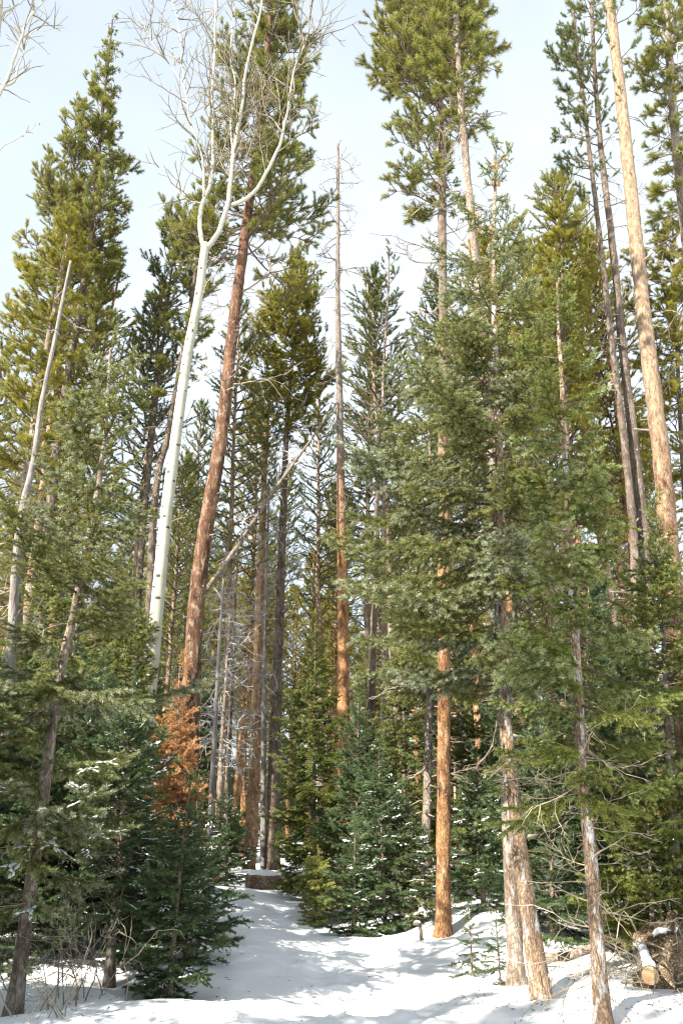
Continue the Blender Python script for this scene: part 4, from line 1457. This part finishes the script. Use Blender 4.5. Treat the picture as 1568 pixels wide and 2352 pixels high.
FAR = {'pine': [], 'gold': [], 'fir': []}
for i in range(4):
    H = 14 + 1.2 * i
    FAR['pine'].append((H, far_trunk(H, 0.14, 600 + i, M['far_bark']), joined_crown('pine', H, 0.46 + 0.07 * (i % 3), 1.75, 610 + i, 84, [M['twig'], M['dark_pine' if i % 2 else 'pine']])))
for i in range(2):
    H = 13 + 1.5 * i
    FAR['gold'].append((H, far_trunk(H, 0.13, 620 + i, M['pine_bark']), joined_crown('pine', H, 0.46, 1.7, 622 + i, 84, [M['twig'], M['gold_pine']])))
for i in range(3):
    H = 4.5 + 2.2 * i
    FAR['fir'].append((H, far_trunk(H, 0.07 + 0.02 * i, 630 + i, M['dark_bark'], twigs=0), joined_crown('fir', H, 0.05, 1.3 + 0.25 * i, 632 + i, 110, [M['twig'], M['green_spruce' if i == 1 else 'fir']])))

MARKS = [(60, 'the grey broken snag'), (230, 'the leaning spruce'), (400, 'the white aspen'), (500, 'the rust-coloured dead fir'), (600, 'the snow-capped log'), (700, 'the sunlit green spruce by the log'),
         (790, 'the dying bare-topped pine'), (900, 'the dark fir on the right bank'), (1017, 'the straight orange trunk'), (1180, 'the scaly spruce trunk'), (1340, 'the spruce with dead-twigged trunk'),
         (1470, 'the dark twin stems'), (1560, 'the brush pile')]
FL = {'pine': 'tall slim pine in the crowded forest behind the trail', 'gold': 'yellowish pine with orange trunk in the forest behind', 'fir': 'shady fir filling the understorey of the forest behind'}
FG = {'pine': 'background pines', 'gold': 'background yellowish pines', 'fir': 'background firs'}
FN = {'pine': 'pine_tree', 'gold': 'pine_tree', 'fir': 'fir_tree'}


def far_tree(kind, X, Y, s, rz, label=None, group=None, v=None):
    H, tm, cm = FAR[kind][v if v is not None else int(gf.integers(0, len(FAR[kind])))]
    if not label:
        xd = CX + FD * X / (Y * CP - EYE * SP)
        mk = min(MARKS, key=lambda m_: abs(m_[0] - xd))[1]
        look = {'pine': ['olive-crowned', 'dark-crowned'][(v_ := FAR[kind].index((H, tm, cm))) % 2] + ' slim pine', 'gold': 'yellowish pine with orange trunk', 'fir': 'shady understorey fir'}[kind]
        look = ('short ' if s < (0.8 if kind != 'fir' else 0.72) else 'tall ') + look
        if abs(xd - CX) > 800:
            label = look + (' in the forest beyond the brush pile' if X > 0 else ' in the forest beyond the grey broken snag')
        else:
            label = look + (' close behind ' if Y < 34 else ' far behind ') + mk
    r = thing(FN[kind], label or FL[kind], 'tree', (X, Y, float(ground(X, Y))), group or FG[kind], rz, s)
    r.rotation_euler = (gf.normal(0, 0.018), gf.normal(0, 0.018), rz)
    part('trunk', tm, r)
    part('crown', cm, r)
    return r


gf = np.random.default_rng(700)
taken = []


def free(X, Y, dmin):
    for (a_, b_) in taken:
        if (a_ - X) ** 2 + (b_ - Y) ** 2 < dmin * dmin:
            return False
    taken.append((X, Y))
    return True


cnt = 0
for _ in range(6000):
    Y = gf.uniform(21, 85)
    half = 0.46 * Y + 3
    X = gf.uniform(-half, half)
    if Y < 26 and abs(X - float(trail_x(Y))) < 1.6:
        continue
    if not free(X, Y, 2.1 + 0.012 * Y):
        continue
    k = 'gold' if gf.uniform() < 0.22 else 'pine'
    s = gf.uniform(0.72, 1.05)
    if Y < 32 and -9 < X < 1.5:
        s *= 0.86
    far_tree(k, X, Y, s, gf.uniform(0, 6.28))
    cnt += 1
    if cnt >= 240:
        break
cnt = 0
for _ in range(4000):
    Y = gf.uniform(19.5, 62)
    half = 0.45 * Y + 2
    X = gf.uniform(-half, half)
    if Y < 30 and abs(X - float(trail_x(Y))) < 1.9:
        continue
    if not free(X, Y, 1.3):
        continue
    far_tree('fir', X, Y, gf.uniform(0.55, 1.0), gf.uniform(0, 6.28))
    cnt += 1
    if cnt >= 95:
        break
for (xd, Y, k, s_) in [(1210, 17, 'gold', 1.12), (1400, 18, 'gold', 1.08), (1480, 19, 'pine', 1.12), (930, 20, 'pine', 1.05), (1060, 19, 'pine', 1.0), (840, 22, 'pine', 0.95), (1545, 17.5, 'gold', 1.05),
                      (40, 18, 'gold', 1.12), (-20, 16.5, 'pine', 1.15), (250, 19.5, 'pine', 0.95), (560, 24, 'gold', 0.95), (735, 25, 'pine', 0.9), (1120, 22, 'gold', 1.05), (1330, 21, 'pine', 1.1), (500, 20.5, 'pine', 0.85), (470, 26, 'gold', 0.7), (535, 29, 'gold', 0.75), (585, 33, 'gold', 0.8), (660, 30, 'gold', 0.7), (705, 27, 'gold', 0.72), (750, 34, 'gold', 0.85), (615, 40, 'gold', 0.9), (520, 38, 'pine', 0.8)]:
    p_ = base_at(xd, Y)
    far_tree(k, p_[0], Y, s_, gf.uniform(0, 6.28))
# unseen trees added around the trail head, mostly to cast shade on it
for i, (X, Y, k, v, s) in enumerate([(-13.0, 6.0, 'pine', 1, 1.0), (-10.8, 8.8, 'pine', 0, 1.0), (-3.3, 0.9, 'fir', 2, 0.85), (-5.4, 4.4, 'fir', 1, 0.85), (-4.1, 5.3, 'fir', 0, 0.95), (-6.2, 6.2, 'fir', 1, 0.9), (-3.7, 3.3, 'fir', 1, 0.8), (-2.0, -1.0, 'fir', 2, 0.95), (-3.4, -3.0, 'pine', 2, 1.0), (-9.4, -4.6, 'pine', 3, 1.0),
                                     (-10.5, 3.0, 'fir', 2, 1.1), (-7.0, -0.9, 'fir', 2, 1.05), (-12.0, 8.0, 'pine', 2, 1.0), (-7.4, 9.0, 'fir', 1, 1.0), (6.2, 4.5, 'pine', 1, 1.0), (6.6, 8.0, 'fir', 2, 1.0)]):
    far_tree(k, X, Y, s, i * 1.3, 'unseen tree added around the trail head, mostly for shade', 'trees added around the trail head', v)

# bark flakes, twig ends and needles on the snow
g9 = np.random.default_rng(900)
mb = MB()
for (xq, Yq, rad, nq) in [(1245, 8.0, 0.8, 90), (1385, 7.05, 0.9, 130), (1017, 11.5, 0.8, 50), (30, 7.15, 1.0, 80), (250, 8.2, 1.1, 80), (1500, 8.0, 1.2, 140), (885, 12.2, 1.0, 50), (620, 17.2, 1.0, 40), (820, 8.0, 1.8, 60)]:
    p0 = base_at(xq, Yq)
    for _ in range(nq):
        a_ = g9.uniform(0, 6.283)
        rr_ = rad * math.sqrt(g9.uniform(0.02, 1))
        X_, Y_ = p0[0] + rr_ * math.cos(a_), p0[1] + rr_ * math.sin(a_)
        z_ = float(ground(X_, Y_, True)) + 0.003
        l_ = g9.uniform(0.006, 0.035)
        w_ = g9.uniform(0.002, 0.008)
        t_ = g9.uniform(0, 6.283)
        e1 = np.array([math.cos(t_), math.sin(t_), g9.normal(0, 0.25)]) * l_
        e2 = np.array([-math.sin(t_), math.cos(t_), g9.normal(0, 0.2)]) * w_
        o_ = np.array([X_, Y_, z_])
        mb.add(np.array([o_ - e1, o_ + e2, o_ + e1, o_ - e2, o_ + [0, 0, 0.004]]), [[0, 3, 4], [3, 2, 4], [2, 1, 4], [1, 0, 4]])
lt = part('forest_litter', mb.mesh('forest_litter', [M['grey_bark']]), None)
lt['kind'] = 'stuff'
lt['label'] = 'bark flakes and twig bits scattered on the snow'
lt['category'] = 'litter'

# snowflakes drifting in the air
g8 = np.random.default_rng(800)
n = 260
Yf = g8.uniform(4.5, 14, n)
c = np.array([at(g8.uniform(-60, 1630), g8.uniform(300, 2300), y_) for y_ in Yf])
c = c[c[:, 2] > 0.3]
n = len(c)
oct_ = np.array([[1, 0, 0], [-1, 0, 0], [0, 1, 0], [0, -1, 0], [0, 0, 1], [0, 0, -1.0]])
r = g8.uniform(0.0018, 0.0036, n)
V = (c[:, None, :] + r[:, None, None] * oct_[None] * g8.uniform(0.6, 1.4, (n, 6, 1))).reshape(-1, 3)
tri = np.array([[0, 2, 4], [2, 1, 4], [1, 3, 4], [3, 0, 4], [2, 0, 5], [1, 2, 5], [3, 1, 5], [0, 3, 5]])
T = (np.arange(n)[:, None, None] * 6 + tri[None]).reshape(-1, 3)
fl = part('falling_snow', mesh('falling_snow', V, T, [M['snow_bit']]), None)
fl['kind'] = 'stuff'
fl['label'] = 'sparse snowflakes drifting down through the air'
fl['category'] = 'snow'
